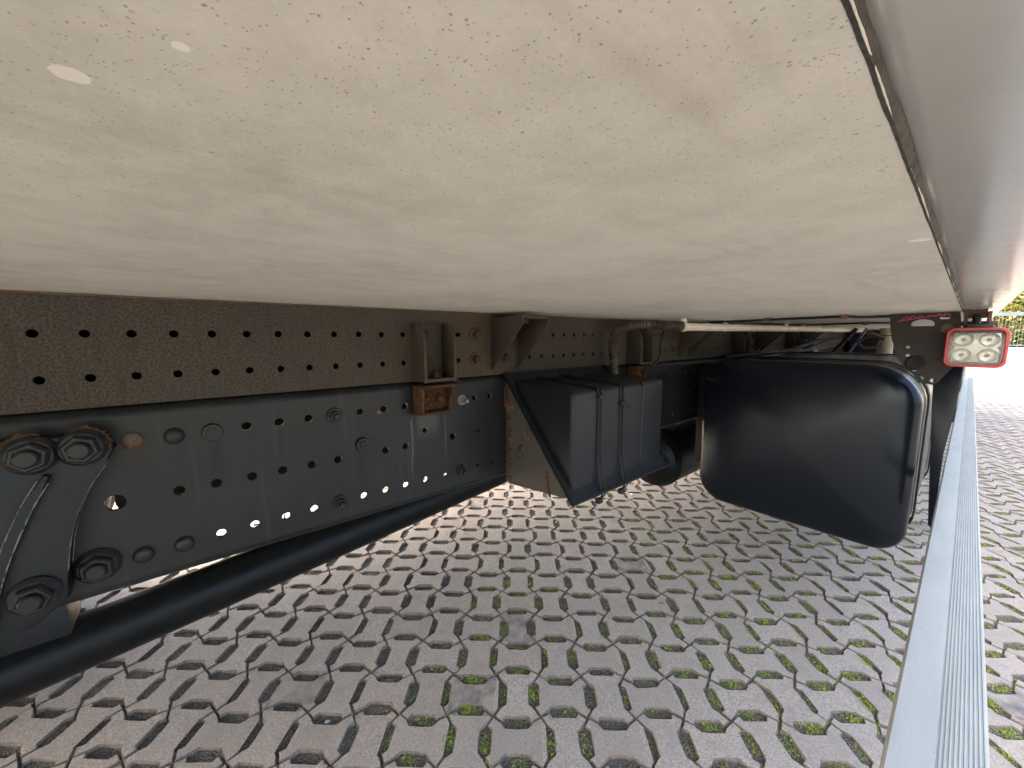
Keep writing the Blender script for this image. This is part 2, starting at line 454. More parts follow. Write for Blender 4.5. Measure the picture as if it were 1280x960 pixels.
prism(bm, [(-0.0204, CZ + 0.05), (-0.0204, CZ + 0.0045), (-0.0185, CZ + 0.0032), (-0.015, CZ + 0.0028), (0.036, CZ + 0.0030), (0.0425, CZ + 0.0045), (0.0455, CZ + 0.009), (0.0455, CZ + 0.12), (-0.0204, CZ + 0.12)], 'Y', REAR, FRONT - 0.35)
part('body_edge_profile', bm, 'body_paint', label='glossy light grey profile along the bottom edge of the body')
bm = bmesh.new()
prism(bm, [(-2.45, CZ + 0.0105), (-2.52, CZ + 0.0105), (-2.52, CZ + 0.12), (-2.45, CZ + 0.12)], 'Y', REAR, FRONT - 0.35)
part('body_edge_profile', bm, 'body_paint')
bm = bmesh.new()
bbox(bm, -2.515, 0.043, REAR, FRONT - 0.35, CZ + 0.123, 2.75, 0.02)
part('body_box', bm, 'white_paint')

# --- subframe: closed galvanised box section with two rows of holes
def hole_rows(y0, y1, skip):
    ys = []
    y = -0.164
    k = int((y0 - y) / 0.05)
    while True:
        yy = y + 0.05 * k
        if yy > y1: break
        if yy >= y0 and not any(a < yy < b for a, b in skip): ys.append(yy)
        k += 1
    return ys
SUBX = -0.850
CLEATS = [0.405, 1.29, 2.30, 3.25]       # channel brackets
GUSS = [0.64, 1.70, 2.66, 3.6]           # gusset brackets
skip = [(c - 0.01, c + 0.10) for c in CLEATS] + [(g - 0.075, g + 0.125) for g in GUSS]
ys = hole_rows(-0.9, 3.9, skip)
ys += [0.534]
holes = [circ(y, z, 0.0062) for y in ys for z in (0.0035, -0.0628)]
rail = holed_plate('subframe_rail', [(REAR + 0.1, -0.108), (FRONT - 0.6, -0.108), (FRONT - 0.6, 0.058), (REAR + 0.1, 0.058)], holes, 0.006, 'galvanised', truck, (-TX + SUBX - 0.003, 0, H), 'YZ')
tag(rail, 'dusty galvanised rail with two rows of holes above the black chassis rail')
rl = (SUBX - 0.003, )                      # sub-parts of this rail sit at local x = eye x - (SUBX-0.003)
SO = -(SUBX - 0.003)
def srel(x, y, z): return (x + SO, y, z)
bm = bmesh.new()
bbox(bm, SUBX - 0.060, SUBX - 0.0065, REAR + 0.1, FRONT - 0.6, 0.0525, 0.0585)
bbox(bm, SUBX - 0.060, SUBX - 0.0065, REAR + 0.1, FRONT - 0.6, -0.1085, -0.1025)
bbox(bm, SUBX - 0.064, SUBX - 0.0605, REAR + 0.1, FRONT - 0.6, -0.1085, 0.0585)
sub('rail_flange', bm, 'shade_black', rail, loc=(SO, 0, 0))  # inner faces coloured as deep shade instead of galvanised steel
bm = bmesh.new()                           # thin strip between rail and floor
bbox(bm, SUBX - 0.055, SUBX + 0.004, REAR + 0.1, FRONT - 0.6, 0.0586, 0.0612)
sub('packing_strip', bm, 'rust_worn', rail, loc=(SO, 0, 0))
# bolts with washers on the subframe
def flange_bolt(bm, r_w, r_h, h, washer=0.003, chamf=0.2, seg=6, ang=0.3, stud=0.0, stud_r=0.0):
    lathe(bm, [(0, 0), (0, r_w), (washer * 0.6, r_w), (washer, r_w * 0.93), (washer, r_h * 0.9)], 'X', 20)
    lathe(bm, [(washer, r_h * 1.12), (washer + h * 0.75, r_h * 1.12), (washer + h, r_h * 0.92), (washer + h, 0)], 'X', seg, rot=ang)
    if stud: lathe(bm, [(washer + h, stud_r), (washer + h + stud * 0.85, stud_r), (washer + h + stud, stud_r * 0.8), (washer + h + stud, 0)], 'X', 14)
bm = bmesh.new(); lathe(bm, [(0, 0), (0, 0.0175), (0.002, 0.0175), (0.003, 0.0165), (0.003, 0)], 'X', 24)
wsh = sub('washer', bm, 'galvanised', rail, loc=srel(SUBX + 0.0005, 0.588, 0.005))
bm = bmesh.new(); flange_bolt(bm, 0.0115, 0.0082, 0.008)
blt = sub('bolt', bm, 'rust', rail, loc=srel(SUBX + 0.0035, 0.588, 0.005))
pl = [(0.588, -0.061), (1.642, 0.001), (1.642, -0.06), (2.60, 0.001), (2.60, -0.06)]
copies(wsh, [srel(SUBX + 0.0005, *p) for p in pl]); copies(blt, [srel(SUBX + 0.0035, *p) for p in pl])
# channel brackets on the subframe
def cleat(y0):
    bm = bmesh.new()
    side = [(SUBX + 0.001, -0.106), (SUBX + 0.066, -0.106), (SUBX + 0.066, -0.02)] + [(SUBX + 0.026 + 0.040 * math.cos(a), -0.02 + 0.050 * math.sin(a)) for a in (R(20), R(40), R(60), R(80))] + [(SUBX + 0.020, 0.030), (SUBX + 0.001, 0.030)]
    prism(bm, side, 'Y', y0, y0 + 0.007, 0.0015)
    prism(bm, side, 'Y', y0 + 0.078, y0 + 0.085, 0.0015)
    bbox(bm, SUBX + 0.0012, SUBX + 0.0645, y0 + 0.0072, y0 + 0.0778, -0.1055, -0.0975, 0.001)
    bbox(bm, SUBX + 0.0012, SUBX + 0.007, y0 + 0.0072, y0 + 0.0778, -0.097, 0.029)
    o = part('channel_bracket', bm, 'bracket_grey')
    bm = bmesh.new(); flange_bolt(bm, 0.0135, 0.009, 0.009)
    b = sub('bolt', bm, 'rust', o, loc=(SUBX + 0.0072, y0 + 0.03, 0.002))
    copies(b, [(SUBX + 0.0072, y0 + 0.035, -0.062)])
    bm = bmesh.new(); lathe(bm, [(0, 0.012), (0.006, 0.012), (0.008, 0.009), (0.008, 0)], 'Z', 6); lathe(bm, [(0.008, 0.006), (0.016, 0.006), (0.017, 0)], 'Z', 12)
    sub('nut', bm, 'rust', o, loc=(SUBX + 0.038, y0 + 0.045, -0.0974))
    # rusty hooked clip on the chassis below
    bm = bmesh.new()
    bbox(bm, WX + 0.0008, WX + 0.007, y0 - 0.004, y0 + 0.088, -0.184, -0.122, 0.001)
    prism(bm, [(WX + 0.0075, -0.186), (WX + 0.052, -0.180), (WX + 0.054, -0.122), (WX + 0.046, -0.114), (WX + 0.0075, -0.114)], 'Y', y0 - 0.008, y0 + 0.000, 0.002)
    bbox(bm, WX + 0.0075, WX + 0.050, y0 + 0.0005, y0 + 0.094, -0.1205, -0.1130, 0.002)
    prism(bm, [(WX + 0.0075, -0.180), (WX + 0.020, -0.178), (WX + 0.022, -0.150), (WX + 0.034, -0.136), (WX + 0.034, -0.1212), (WX + 0.0075, -0.1212)], 'Y', y0 + 0.082, y0 + 0.090, 0.002)
    bbox(bm, WX + 0.0075, WX + 0.036, y0 + 0.0005, y0 + 0.083, -0.186, -0.179, 0.0015)
    o2 = part('hooked_clip', bm, 'rust', label='rusty hooked clip bolted to the black chassis rail')
    bm = bmesh.new(); flange_bolt(bm, 0.0125, 0.0088, 0.010)
    b = sub('bolt', bm, 'rust', o2, loc=(WX + 0.0072, y0 + 0.024, -0.153))
    copies(b, [(WX + 0.0072, y0 + 0.06, -0.152)])
for y0 in CLEATS: cleat(y0)
# gusset brackets
def gusset(y0):
    bm = bmesh.new()
    pts = [(SUBX + 0.001, 0.050), (SUBX + 0.130, 0.052), (SUBX + 0.130, 0.030), (SUBX + 0.008, -0.092), (SUBX + 0.001, -0.088)]
    prism(bm, pts, 'Y', y0, y0 + 0.006, 0.001)
    prism(bm, pts, 'Y', y0 + 0.092, y0 + 0.098, 0.001)
    bbox(bm, SUBX + 0.001, SUBX + 0.1295, y0 + 0.0062, y0 + 0.0918, 0.0445, 0.0515, 0.001)
    bbox(bm, SUBX + 0.001, SUBX + 0.006, y0 + 0.0062, y0 + 0.0918, -0.085, 0.0443)
    o = part('gusset_bracket', bm, 'bracket_grey')
    bm = bmesh.new(); flange_bolt(bm, 0.0145, 0.009, 0.009)
    sub('bolt', bm, 'rust', o, loc=(SUBX + 0.0062, y0 + 0.045, -0.060))
    bm = bmesh.new(); lathe(bm, [(0, 0.016), (-0.004, 0.016), (-0.004, 0.011), (-0.012, 0.011), (-0.013, 0)], 'Z', 6)
    sub('nut', bm, 'rust', o, loc=(SUBX + 0.085, y0 + 0.048, 0.0444))
for y0 in GUSS: gusset(y0)

# --- chassis rail: C channel, rounded shoulders, three rows of holes
ZT, ZB, RAD = -0.1095, -0.407, 0.016
up_ = [0.073, 0.125, 0.176, 0.278, 0.330, 0.380, 0.577, 0.628]
mid = [-0.028, 0.022, 0.075, 0.125, 0.176, 0.227, 0.330, 0.379]
low = [0.022, 0.073, 0.125, 0.176, 0.277, 0.327, 0.377, 0.428]
holes = [circ(y, -0.164, 0.0080) for y in up_] + [circ(y, -0.2595, 0.0082) for y in mid] + [circ(y, -0.3535, 0.0074) for y in low]
holes += [circ(0.430, -0.229, 0.0070), circ(0.508, -0.258, 0.0095), circ(-0.104, -0.259, 0.0125), circ(0.485, -0.355, 0.0058), circ(0.585, -0.351, 0.0052), circ(0.634, -0.354, 0.0052), circ(0.634, -0.262, 0.0052)]
for k in range(30):
    y = 1.16 + 0.05 * k
    if 1.27 < y < 1.40: continue
    holes += [circ(y, -0.164, 0.0062, 10), circ(y, -0.24 - 0.02 * (k % 2), 0.0055, 10), circ(y, -0.352, 0.0055, 10)]
def chassis(name, sgn, xw, hs, mt='chassis_paint'):
    o = holed_plate(name, [(REAR, ZB + RAD), (FRONT + 1.2, ZB + RAD), (FRONT + 1.2, ZT - RAD), (REAR, ZT - RAD)], hs, 0.007, mt, truck, (-TX + xw - sgn * 0.0035, 0, H), 'YZ')
    bm = bmesh.new()
    for s_, zc in ((1, ZT - RAD), (-1, ZB + RAD)):
        prof = [(xw - sgn * RAD * (1 - math.cos(R(a))), zc + s_ * RAD * math.sin(R(a))) for a in range(0, 91, 15)]
        prof += [(xw - sgn * 0.080, zc + s_ * RAD)]
        inner = [(x - sgn * 0.0068 if i < 4 else x, z - s_ * 0.007 if i > 2 else z) for i, (x, z) in enumerate(prof)]
        prism(bm, prof + inner[::-1], 'Y', REAR, FRONT + 1.2)
    sub('flange', bm, mt, o, loc=(-(xw - sgn * 0.0035), 0, 0), sharp=50)
    return o
rail2 = chassis('chassis_rail', 1, WX, holes)
tag(rail2, 'satin blue-black chassis rail with rows of round holes, bolts and rivets')
far = chassis('chassis_rail', -1, -1.63, [circ(-0.3 + 0.4 * k, -0.26, 0.007, 8) for k in range(6)], 'shade_black')  # far rail takes the shade colour in place of chassis paint
CO = -(WX - 0.0035)
def crel(y, z, x=WX + 0.0003): return (x + CO, y, z)
# domed rivets
bm = bmesh.new(); lathe(bm, [(0, 0.0135), (0.003, 0.0135), (0.006, 0.0118), (0.0085, 0.0078), (0.0095, 0.0030), (0.0095, 0)], 'X', 20)
rv = sub('rivet', bm, 'bolt_black', rail2, loc=crel(-0.027, -0.165), sharp=60)
copies(rv, [crel(-0.080, -0.355), crel(-0.029, -0.355)])
r2 = rv.copy(); COL.objects.link(r2); r2.data = rv.data.copy(); r2.data.materials[0] = M['rust_worn']; r2.location = crel(-0.077, -0.164); r2['label'] = 'rivet spotted with rust'
# cap screw with a raised rectangular mark
def marked_cap(loc):
    bm = bmesh.new(); lathe(bm, [(0, 0.0150), (0.006, 0.0150), (0.008, 0.0138), (0.008, 0)], 'X', 22)
    lathe(bm, [(0.008, 0.009), (0.010, 0.0085), (0.010, 0)], 'X', 18)
    c_ = sub('marked_cap_screw', bm, 'bolt_black', rail2, loc=loc)
    return c_
a = marked_cap(crel(0.023, -0.166))
# the raised rectangle on its head is part of the same forging
bm = bmesh.new(); bm.from_mesh(a.data)
for (y0, y1, z0, z1) in ((-0.0065, 0.0065, 0.003, 0.0045), (-0.0065, 0.0065, -0.0045, -0.003), (-0.0065, -0.005, -0.003, 0.003), (0.005, 0.0065, -0.003, 0.003), (-0.003, 0.003, -0.0008, 0.0008)):
    bbox(bm, 0.0101, 0.0112, y0, y1, z0, z1)
bm.to_mesh(a.data); bm.free()
copies(a, [crel(0.279, -0.235)])
# nuts on studs
bm = bmesh.new(); flange_bolt(bm, 0.0165, 0.0105, 0.009, 0.004, stud=0.010, stud_r=0.0062)
nb = sub('nut', bm, 'bolt_black', rail2, loc=crel(0.225, -0.164))
copies(nb, [crel(0.226, -0.354), crel(0.533, -0.354)], [(0.5, 0, 0), (0.9, 0, 0)])
bm = bmesh.new(); flange_bolt(bm, 0.0135, 0.0092, 0.008, 0.003, stud=0.016, stud_r=0.0055)
nz = sub('nut', bm, 'bolt_zinc', rail2, loc=crel(0.537, -0.165))
bm = bmesh.new(); flange_bolt(bm, 0.0125, 0.0085, 0.006, 0.003, stud=0.003, stud_r=0.004)
sub('nut', bm, 'bolt_black', rail2, loc=crel(0.586, -0.263))

# --- spring hanger casting with big flange bolts (left edge of the view)
bm = bmesh.new()
body = [(-0.098, -0.150), (-0.094, -0.168), (-0.106, -0.190), (-0.122, -0.215), (-0.138, -0.250), (-0.150, -0.295), (-0.156, -0.335), (-0.158, -0.375), (-0.190, -0.402), (-0.225, -0.418), (-0.30, -0.45), (-0.36, -0.45), (-0.36, -0.20), (-0.30, -0.150), (-0.20, -0.139), (-0.15, -0.141), (-0.12, -0.138), (-0.105, -0.142)]
prism(bm, body, 'X', WX + 0.0008, WX + 0.034, 0.003, 3)
def rib(bm, path, wdt, x0, x1):
    P = [Vector(p) for p in path]
    Lp, Rp = [], []
    for i, p in enumerate(P):
        d = (P[min(i + 1, len(P) - 1)] - P[max(i - 1, 0)]).normalized(); nn = Vector((-d.y, d.x))
        ww = wdt if i not in (0, len(P) - 1) else wdt * 0.6
        Lp.append(tuple(p + nn * ww / 2)); Rp.append(tuple(p - nn * ww / 2))
    prism(bm, Lp + Rp[::-1], 'X', x0, x1, 0.0018, 2)
rib(bm, [(-0.160, -0.190), (-0.182, -0.232), (-0.206, -0.292), (-0.222, -0.345), (-0.232, -0.40)], 0.012, WX + 0.0335, WX + 0.043)
hang = part('spring_hanger', bm, 'cast_iron', label='ribbed cast iron spring hanger bolted to the chassis rail')
def edge_line(path, off, x):
    P = [Vector(p) for p in path]; pts = []
    for i, p in enumerate(P):
        d = (P[min(i + 1, len(P) - 1)] - P[max(i - 1, 0)]).normalized(); q = p + Vector((-d.y, d.x)) * off
        pts.append((x, q.x, q.y))
    bm = bmesh.new(); rg_ = random.Random(int(off * 1e5 + x * 1e4))
    sp = spline(pts, 12); rad_ = [0.0005 + 0.0008 * rg_.random() for _ in sp]
    tube(bm, sp, lambda i: rad_[i], 6)
    sub('worn_edge', bm, 'worn_metal', hang, label='bare scratched edge of the casting')
R1 = [(-0.106, -0.190), (-0.122, -0.215), (-0.138, -0.250), (-0.150, -0.295), (-0.156, -0.335)]
R2 = [(-0.164, -0.198), (-0.182, -0.232), (-0.206, -0.292), (-0.222, -0.345), (-0.230, -0.39)]
edge_line(R1, 0.0004, WX + 0.0326); edge_line(R1, 0.0004, WX + 0.0020)
edge_line(R2, 0.0054, WX + 0.0424); edge_line(R2, -0.0056, WX + 0.0420)
def big_bolt(bm):
    lathe(bm, [(0, 0), (0, 0.0265), (0.004, 0.0265), (0.007, 0.0240), (0.0095, 0.0215), (0.0095, 0.018)], 'X', 28)
    lathe(bm, [(0.0095, 0.0205), (0.018, 0.0205), (0.021, 0.0178), (0.0212, 0.0145), (0.0190, 0.0135), (0.0190, 0.0115)], 'X', 6, rot=0.35)
    lathe(bm, [(0.019, 0.0115), (0.027, 0.0115), (0.029, 0.0095), (0.029, 0)], 'X', 18)
bm = bmesh.new(); big_bolt(bm)
bb = sub('flange_bolt', bm, 'bolt_black', hang, loc=(WX + 0.0342, -0.172, -0.160))
copies(bb, [(WX + 0.0342, -0.125, -0.158), (WX + 0.0342, -0.188, -0.357), (WX + 0.0011, -0.131, -0.352)], [(0.4, 0, 0), (0.8, 0, 0), (0.2, 0, 0)])
# rust creeping out from under the top bolts: a rough scab of its own
def scab(name, cy, cz, r0, x, parent, seedv, a0, a1):
    rg = random.Random(seedv)
    bm = bmesh.new()
    n = 26
    inn, out, mid_ = [], [], []
    for k in range(n + 1):
        a = R(a0 + (a1 - a0) * k / n)
        e = max(0.0, math.sin(math.pi * k / n)) ** 0.5
        ro = r0 + (0.002 + rg.uniform(0.001, 0.006)) * e + 0.0006
        for lst, r_, h_ in ((inn, r0 - 0.003, 0.0011), (mid_, (r0 + ro) / 2, 0.0012 + 0.0012 * rg.random() * e), (out, ro, 0.0003)):
            lst.append(bm.verts.new((x + h_, cy + r_ * math.cos(a), cz + r_ * math.sin(a))))
    for A, B in ((inn, mid_), (mid_, out)):
        for k in range(n): bm.faces.new((A[k], A[k + 1], B[k + 1], B[k]))
    return sub(name, bm, 'rust', parent)
scab('rust_crust', -0.125, -0.158, 0.0255, WX + 0.0344, hang, 1, -20, 120)
scab('rust_crust', -0.172, -0.160, 0.0255, WX + 0.0344, hang, 2, 60, 215)
# brown packing block and spring end behind the hanger
bm = bmesh.new(); bbox(bm, WX - 0.10, WX - 0.02, -0.30, -0.172, -0.462, ZB - 0.001, 0.004)
part('packing_block', bm, 'cast_iron')

# --- propeller shaft between the rails
bm = bmesh.new()
P0, P1 = Vector((-1.24, -0.9, -0.762)), Vector((-1.24, 1.62, -0.495))
tube(bm, [P0.lerp(P1, k / 12) for k in range(13)], 0.061, 28)
ps = part('propeller_shaft', bm, 'shaft_paint', label='smooth black propeller shaft running under the chassis rail')
bm = bmesh.new()
tube(bm, [P1, P1 + Vector((0, 0.05, 0.006))], 0.085, 20); tube(bm, [P1 + Vector((0, 0.05, 0.006)), P1 + Vector((0, 0.22, 0.025))], 0.05, 16)
sub('joint_flange', bm, 'shaft_paint', ps)
bm = bmesh.new(); tube(bm, [P0, P0 - Vector((0, 0.06, 0.007))], 0.088, 20)
sub('joint_flange', bm, 'shaft_paint', ps)

# --- wedge shaped plastic box and its grey mounting plate
Y0, Y1 = 0.690, 1.105
A_, B_, C_ = Vector((-0.812, -0.124)), Vector((-0.591, -0.131)), Vector((-0.591, -0.374))
def tri_round(ins, r=0.012, n=4):
    # triangle A-B-C inset from the two outer faces; rounded at B
    b = Vector((B_.x - ins, B_.y - ins))
    pts = [(A_.x, A_.y - ins * 0.6)]
    for k in range(n + 1):
        a = R(90 - 90 * k / n)
        pts.append((b.x - r + r * math.cos(a), b.y - r + r * math.sin(a)))
    pts.append((C_.x - ins, C_.y))
    return pts
bm = bmesh.new()
st = [(Y0, 0.010), (Y0 + 0.002, 0.004), (Y0 + 0.006, 0.001), (Y0 + 0.010, 0)]
for g in (0.783, 0.884, 0.985):
    st += [(g - 0.009, 0), (g - 0.006, 0.005), (g + 0.006, 0.005), (g + 0.009, 0)]
st += [(Y1 - 0.010, 0), (Y1 - 0.006, 0.001), (Y1 - 0.002, 0.004), (Y1, 0.010)]
rings = [[bm.verts.new((x, y, z)) for x, z in tri_round(i)] for y, i in st]
for Aq, Bq in zip(rings, rings[1:]):
    for k in range(len(Aq)): bm.faces.new((Aq[k], Aq[(k + 1) % len(Aq)], Bq[(k + 1) % len(Aq)], Bq[k]))
bm.faces.new(rings[0]); bm.faces.new(rings[-1][::-1])
box = part('storage_box', bm, 'black_plastic', sharp=40, label='wedge-shaped black plastic box tied up with cable ties')
dv = (C_ - A_).normalized(); nv = Vector((-dv.y, dv.x))
if nv.x > 0: nv = -nv            # away from the box, down and inwards
bm = bmesh.new()
def fl(s_, n_, y):
    p = A_ + dv * s_ + nv * n_
    return (p.x, y, p.y)
Ls = (C_ - A_).length
for (s0, s1, ya, yb) in ((-0.03, Ls + 0.034, Y0 - 0.022, Y1 + 0.022),):
    q = [bm.verts.new(fl(s, n_, y)) for n_ in (0.0005, 0.0075) for s, y in ((s0, ya), (s1, ya), (s1, yb), (s0, yb))]
    for f in ((0, 1, 2, 3), (7, 6, 5, 4), (0, 4, 5, 1), (1, 5, 6, 2), (2, 6, 7, 3), (3, 7, 4, 0)): bm.faces.new([q[i] for i in f])
bmesh.ops.bevel(bm, geom=list(bm.edges), offset=0.002, segments=2, affect='EDGES')
def lip(s0, s1, ya, yb):
    q = [bm.verts.new(fl(s, n_, y)) for n_ in (0.0003, -0.008) for s, y in ((s0, ya), (s1, ya), (s1, yb), (s0, yb))]
    fs = [bm.faces.new([q[i] for i in f]) for f in ((0, 1, 2, 3), (7, 6, 5, 4), (0, 4, 5, 1), (1, 5, 6, 2), (2, 6, 7, 3), (3, 7, 4, 0))]
    bmesh.ops.bevel(bm, geom=list({e for f in fs for e in f.edges}), offset=0.002, segments=2, affect='EDGES')
lip(-0.029, Ls + 0.033, Y0 - 0.0215, Y0 - 0.0145)
lip(-0.029, Ls + 0.033, Y1 + 0.0145, Y1 + 0.0215)
lip(Ls + 0.0265, Ls + 0.0335, Y0 - 0.014, Y1 + 0.014)
sub('box_flange', bm, 'black_plastic', box)
def tie(y, dy, head_z, drop, seedv):
    rg = random.Random(seedv)
    bm = bmesh.new()
    off = 0.0016
    path = [(A_.x - 0.01, y + 0.004, A_.y + 0.004), (-0.70, y + 0.006, B_.y + 0.006 + off), (B_.x - 0.012, y + 0.002, B_.y + 0.002), (B_.x + 0.001, y, B_.y - 0.010), (B_.x + 0.003, y + dy * 0.4, -0.22), (B_.x + 0.004, y + dy * 0.7, -0.32), (B_.x + 0.016, y + dy, C_.y - 0.012), (C_.x + 0.020, y + dy, C_.y - 0.030), (C_.x + 0.006, y + dy, C_.y - 0.046)]
    tube(bm, spline(path, 6), 0.0021, 6)
    path2 = [(p[0] + 0.001, p[1] + 0.010 + 0.004 * rg.random(), p[2] + 0.001) for p in path[2:]]
    tube(bm, spline(path2, 6), 0.0019, 6)
    bbox(bm, B_.x + 0.001, B_.x + 0.010, y - 0.004 + dy * 0.2, y + 0.016 + dy * 0.2, head_z - 0.005, head_z + 0.005, 0.0015)
    bbox(bm, C_.x + 0.002, C_.x + 0.016, y + dy - 0.006, y + dy + 0.012, C_.y - 0.056, C_.y - 0.042, 0.003)
    if drop: tube(bm, spline([(B_.x + 0.006, y + dy * 0.2, head_z), (B_.x + 0.014, y + 0.012, head_z - 0.012), (B_.x + 0.012, y + 0.03, head_z - 0.008)], 5), 0.0018, 6)
    sub('cable_tie', bm, 'cable_black', box)
tie(0.779, 0.004, -0.150, False, 1)
tie(0.875, 0.006, -0.178, True, 2)
# mounting plate under the slope
bm = bmesh.new()
pA, pC = A_ + nv * 0.009 - dv * 0.01, C_ + nv * 0.009 + dv * 0.015
prism(bm, [(WX + 0.001, -0.132), (pA.x + 0.002, -0.134), (pC.x, pC.y), (pC.x - 0.022, pC.y - 0.006), (WX + 0.02, -0.424), (WX + 0.001, -0.418)], 'Y', 0.684, 0.690, 0.0012)
mp = part('mounting_plate', bm, 'plate_grey', label='grey triangular mounting plate with rusty edges under the wedge-shaped box')
def rust_strip(pts, seedv, parent, y=0.684, wd=0.012):
    rg = random.Random(seedv); bm = bmesh.new(); n = 40; prev = None
    P = spline([(p[0], p[1], 0) for p in pts], n // max(1, len(pts) - 1))
    for i, p in enumerate(P):
        d = (P[min(i + 1, len(P) - 1)] - P[max(i - 1, 0)]).normalized(); nn = Vector((-d.y, d.x, 0))
        ww = wd * (0.35 + rg.random())
        q = [bm.verts.new((p.x, y - 0.0004, p.y)), bm.verts.new((p.x + nn.x * ww * 0.5, y - 0.0012 - 0.0010 * rg.random(), p.y + nn.y * ww * 0.5)), bm.verts.new((p.x + nn.x * ww, y - 0.0003, p.y + nn.y * ww))]
        if prev:
            for k in range(2): bm.faces.new((prev[k], prev[k + 1], q[k + 1], q[k]))
        prev = q
    sub('rust_crust', bm, 'rust', parent)
rust_strip([(WX + 0.002, -0.415), (WX + 0.002, -0.36), (WX + 0.003, -0.28), (WX + 0.002, -0.22)], 5, mp, wd=-0.022)
rust_strip([(-0.655, -0.410), (-0.660, -0.385), (-0.668, -0.345)], 6, mp, wd=0.012)
bm = bmesh.new(); lathe(bm, [(0, 0), (0, 0.016), (-0.003, 0.016), (-0.004, 0.010), (-0.010, 0.0095), (-0.011, 0)], 'Y', 14)
wn_ = sub('washer_bolt', bm, 'rust_worn', mp, loc=(-0.817, 0.6835, -0.195))
copies(wn_, [(-0.745, 0.6835, -0.262)])
bm = bmesh.new(); lathe(bm, [(0, 0.024), (-0.002, 0.024), (-0.006, 0.018), (-0.007, 0)], 'Y', 18)
bm.verts.ensure_lookup_table()
for v_ in bm.verts: v_.co = Vector((v_.co.x * 0.6 + v_.co.z * 0.35, v_.co.y, v_.co.z * 0.95))
sub('pressed_slot', bm, 'bracket_grey', mp, loc=(-0.775, 0.6838, -0.318))
bm = bmesh.new(); tube(bm, [(WX + 0.006, 0.683, -0.145), (WX + 0.007, 0.682, -0.20)], 0.007, 8)
sub('rust_crust', bm, 'rust', mp)

# --- corrugated hose, white conduit, cables under the floor
path = spline([(-0.80, 1.145, -0.20), (-0.80, 1.142, -0.10), (-0.802, 1.135, -0.02), (-0.795, 1.145, 0.015), (-0.77, 1.19, 0.036), (-0.72, 1.26, 0.040), (-0.675, 1.30, 0.036), (-0.66, 1.335, 0.033)], 44)
bm = bmesh.new(); tube(bm, path, lambda i: 0.0145 + 0.0026 * math.sin(i * 1.05), 14)
part('corrugated_hose', bm, 'hose_brown', sharp=80, label='brown corrugated hose curving down from the white conduit')
bm = bmesh.new()
cp = [Vector((-0.663, 1.325, 0.0325)).lerp(Vector((-0.47, 3.45, 0.039)), k / 14) for k in range(15)]
tube(bm, cp, 0.0145, 18)
cd = part('conduit_pipe', bm, 'pipe_white', label='white conduit pipe clipped under the body floor')
def ringclip(tt, r, wd):
    bm = bmesh.new(); p = cp[0].lerp(cp[-1], tt); d = (cp[-1] - cp[0]).normalized()
    tube(bm, [p - d * wd / 2, p + d * wd / 2], r, 18)
    bbox(bm, p.x - 0.006, p.x + 0.006, p.y - wd / 2, p.y + wd / 2, p.z + 0.012, CZ - 0.0005)
    sub('pipe_clip', bm, 'pipe_white', cd)
for tt, r, wd in ((0.012, 0.0168, 0.02), (0.15, 0.0162, 0.008), (0.42, 0.0162, 0.008), (0.62, 0.0162, 0.008)): ringclip(tt, r, wd)
bm = bmesh.new(); tube(bm, spline([(-0.72, 1.70, 0.056), (-0.60, 1.62, 0.056), (-0.457, 1.54, 0.0555), (-0.35, 1.505, 0.056), (-0.245, 1.47, 0.056), (-0.20, 1.50, 0.054), (-0.10, 1.515, 0.0555), (-0.03, 1.50, 0.050)], 10), 0.0042, 8)
cb = part('lamp_cable', bm, 'cable_black')
for p in ((-0.457, 1.54), (-0.245, 1.47)):
    bm = bmesh.new(); bbox(bm, p[0] - 0.010, p[0] + 0.010, p[1] - 0.008, p[1] + 0.008, 0.0490, 0.0617, 0.002)
    sub('cable_clip', bm, 'clip_brown', cb)
bm = bmesh.new(); tube(bm, spline([(-0.80, 1.75, 0.050), (-0.74, 2.1, 0.055), (-0.66, 2.35, 0.056), (-0.55, 2.35, 0.054), (-0.47, 2.42, 0.057), (-0.38, 2.30, 0.055), (-0.30, 2.25, 0.056), (-0.22, 2.3, 0.055)], 8), 0.004, 8)
cb2 = part('loom_cable', bm, 'cable_black')
for p in ((-0.55, 2.35), (-0.30, 2.25)):
    bm = bmesh.new(); bbox(bm, p[0] - 0.012, p[0] + 0.012, p[1] - 0.01, p[1] + 0.01, 0.048, 0.0617, 0.002)
    sub('cable_clip', bm, 'clip_brown', cb2)
# thin black cable drooping beside the second channel bracket
bm = bmesh.new(); tube(bm, spline([(-0.70, 1.29, 0.022), (-0.725, 1.33, 0.010), (-0.74, 1.345, -0.03), (-0.74, 1.345, -0.07), (-0.76, 1.33, -0.11), (-0.80, 1.31, -0.13)], 8), 0.0045, 8)
part('drooping_cable', bm, 'cable_black')

# --- air reservoir between the rails, ahead of the wedge box
bm = bmesh.new()
lathe(bm, [(0, 0), (0.004, 0.05), (0.018, 0.10), (0.045, 0.137), (0.08, 0.15), (0.084, 0.153), (0.10, 0.153), (0.104, 0.15), (0.80, 0.15), (0.86, 0.12), (0.88, 0)], 'Y', 36, c=(-1.06, 1.84, -0.668))
ar = part('air_reservoir', bm, 'shaft_paint', sharp=30, label='dusty black air reservoir with a domed end, under the chassis rail')
bm = bmesh.new()
for y in (2.02, 2.5):
    bm = bmesh.new(); bbox(bm, -1.10, -1.02, y, y + 0.03, -0.53, ZB + 0.02)
    sub('hanger_strap', bm, 'shaft_paint', ar)
bm = bmesh.new(); bbox(bm, -1.615, -0.905, 1.95, 2.03, -0.40, -0.27, 0.01)
part('crossmember', bm, 'chassis_paint')
bm = bmesh.new(); bbox(bm, -1.615, -0.905, -0.62, -0.54, -0.40, -0.17, 0.01)
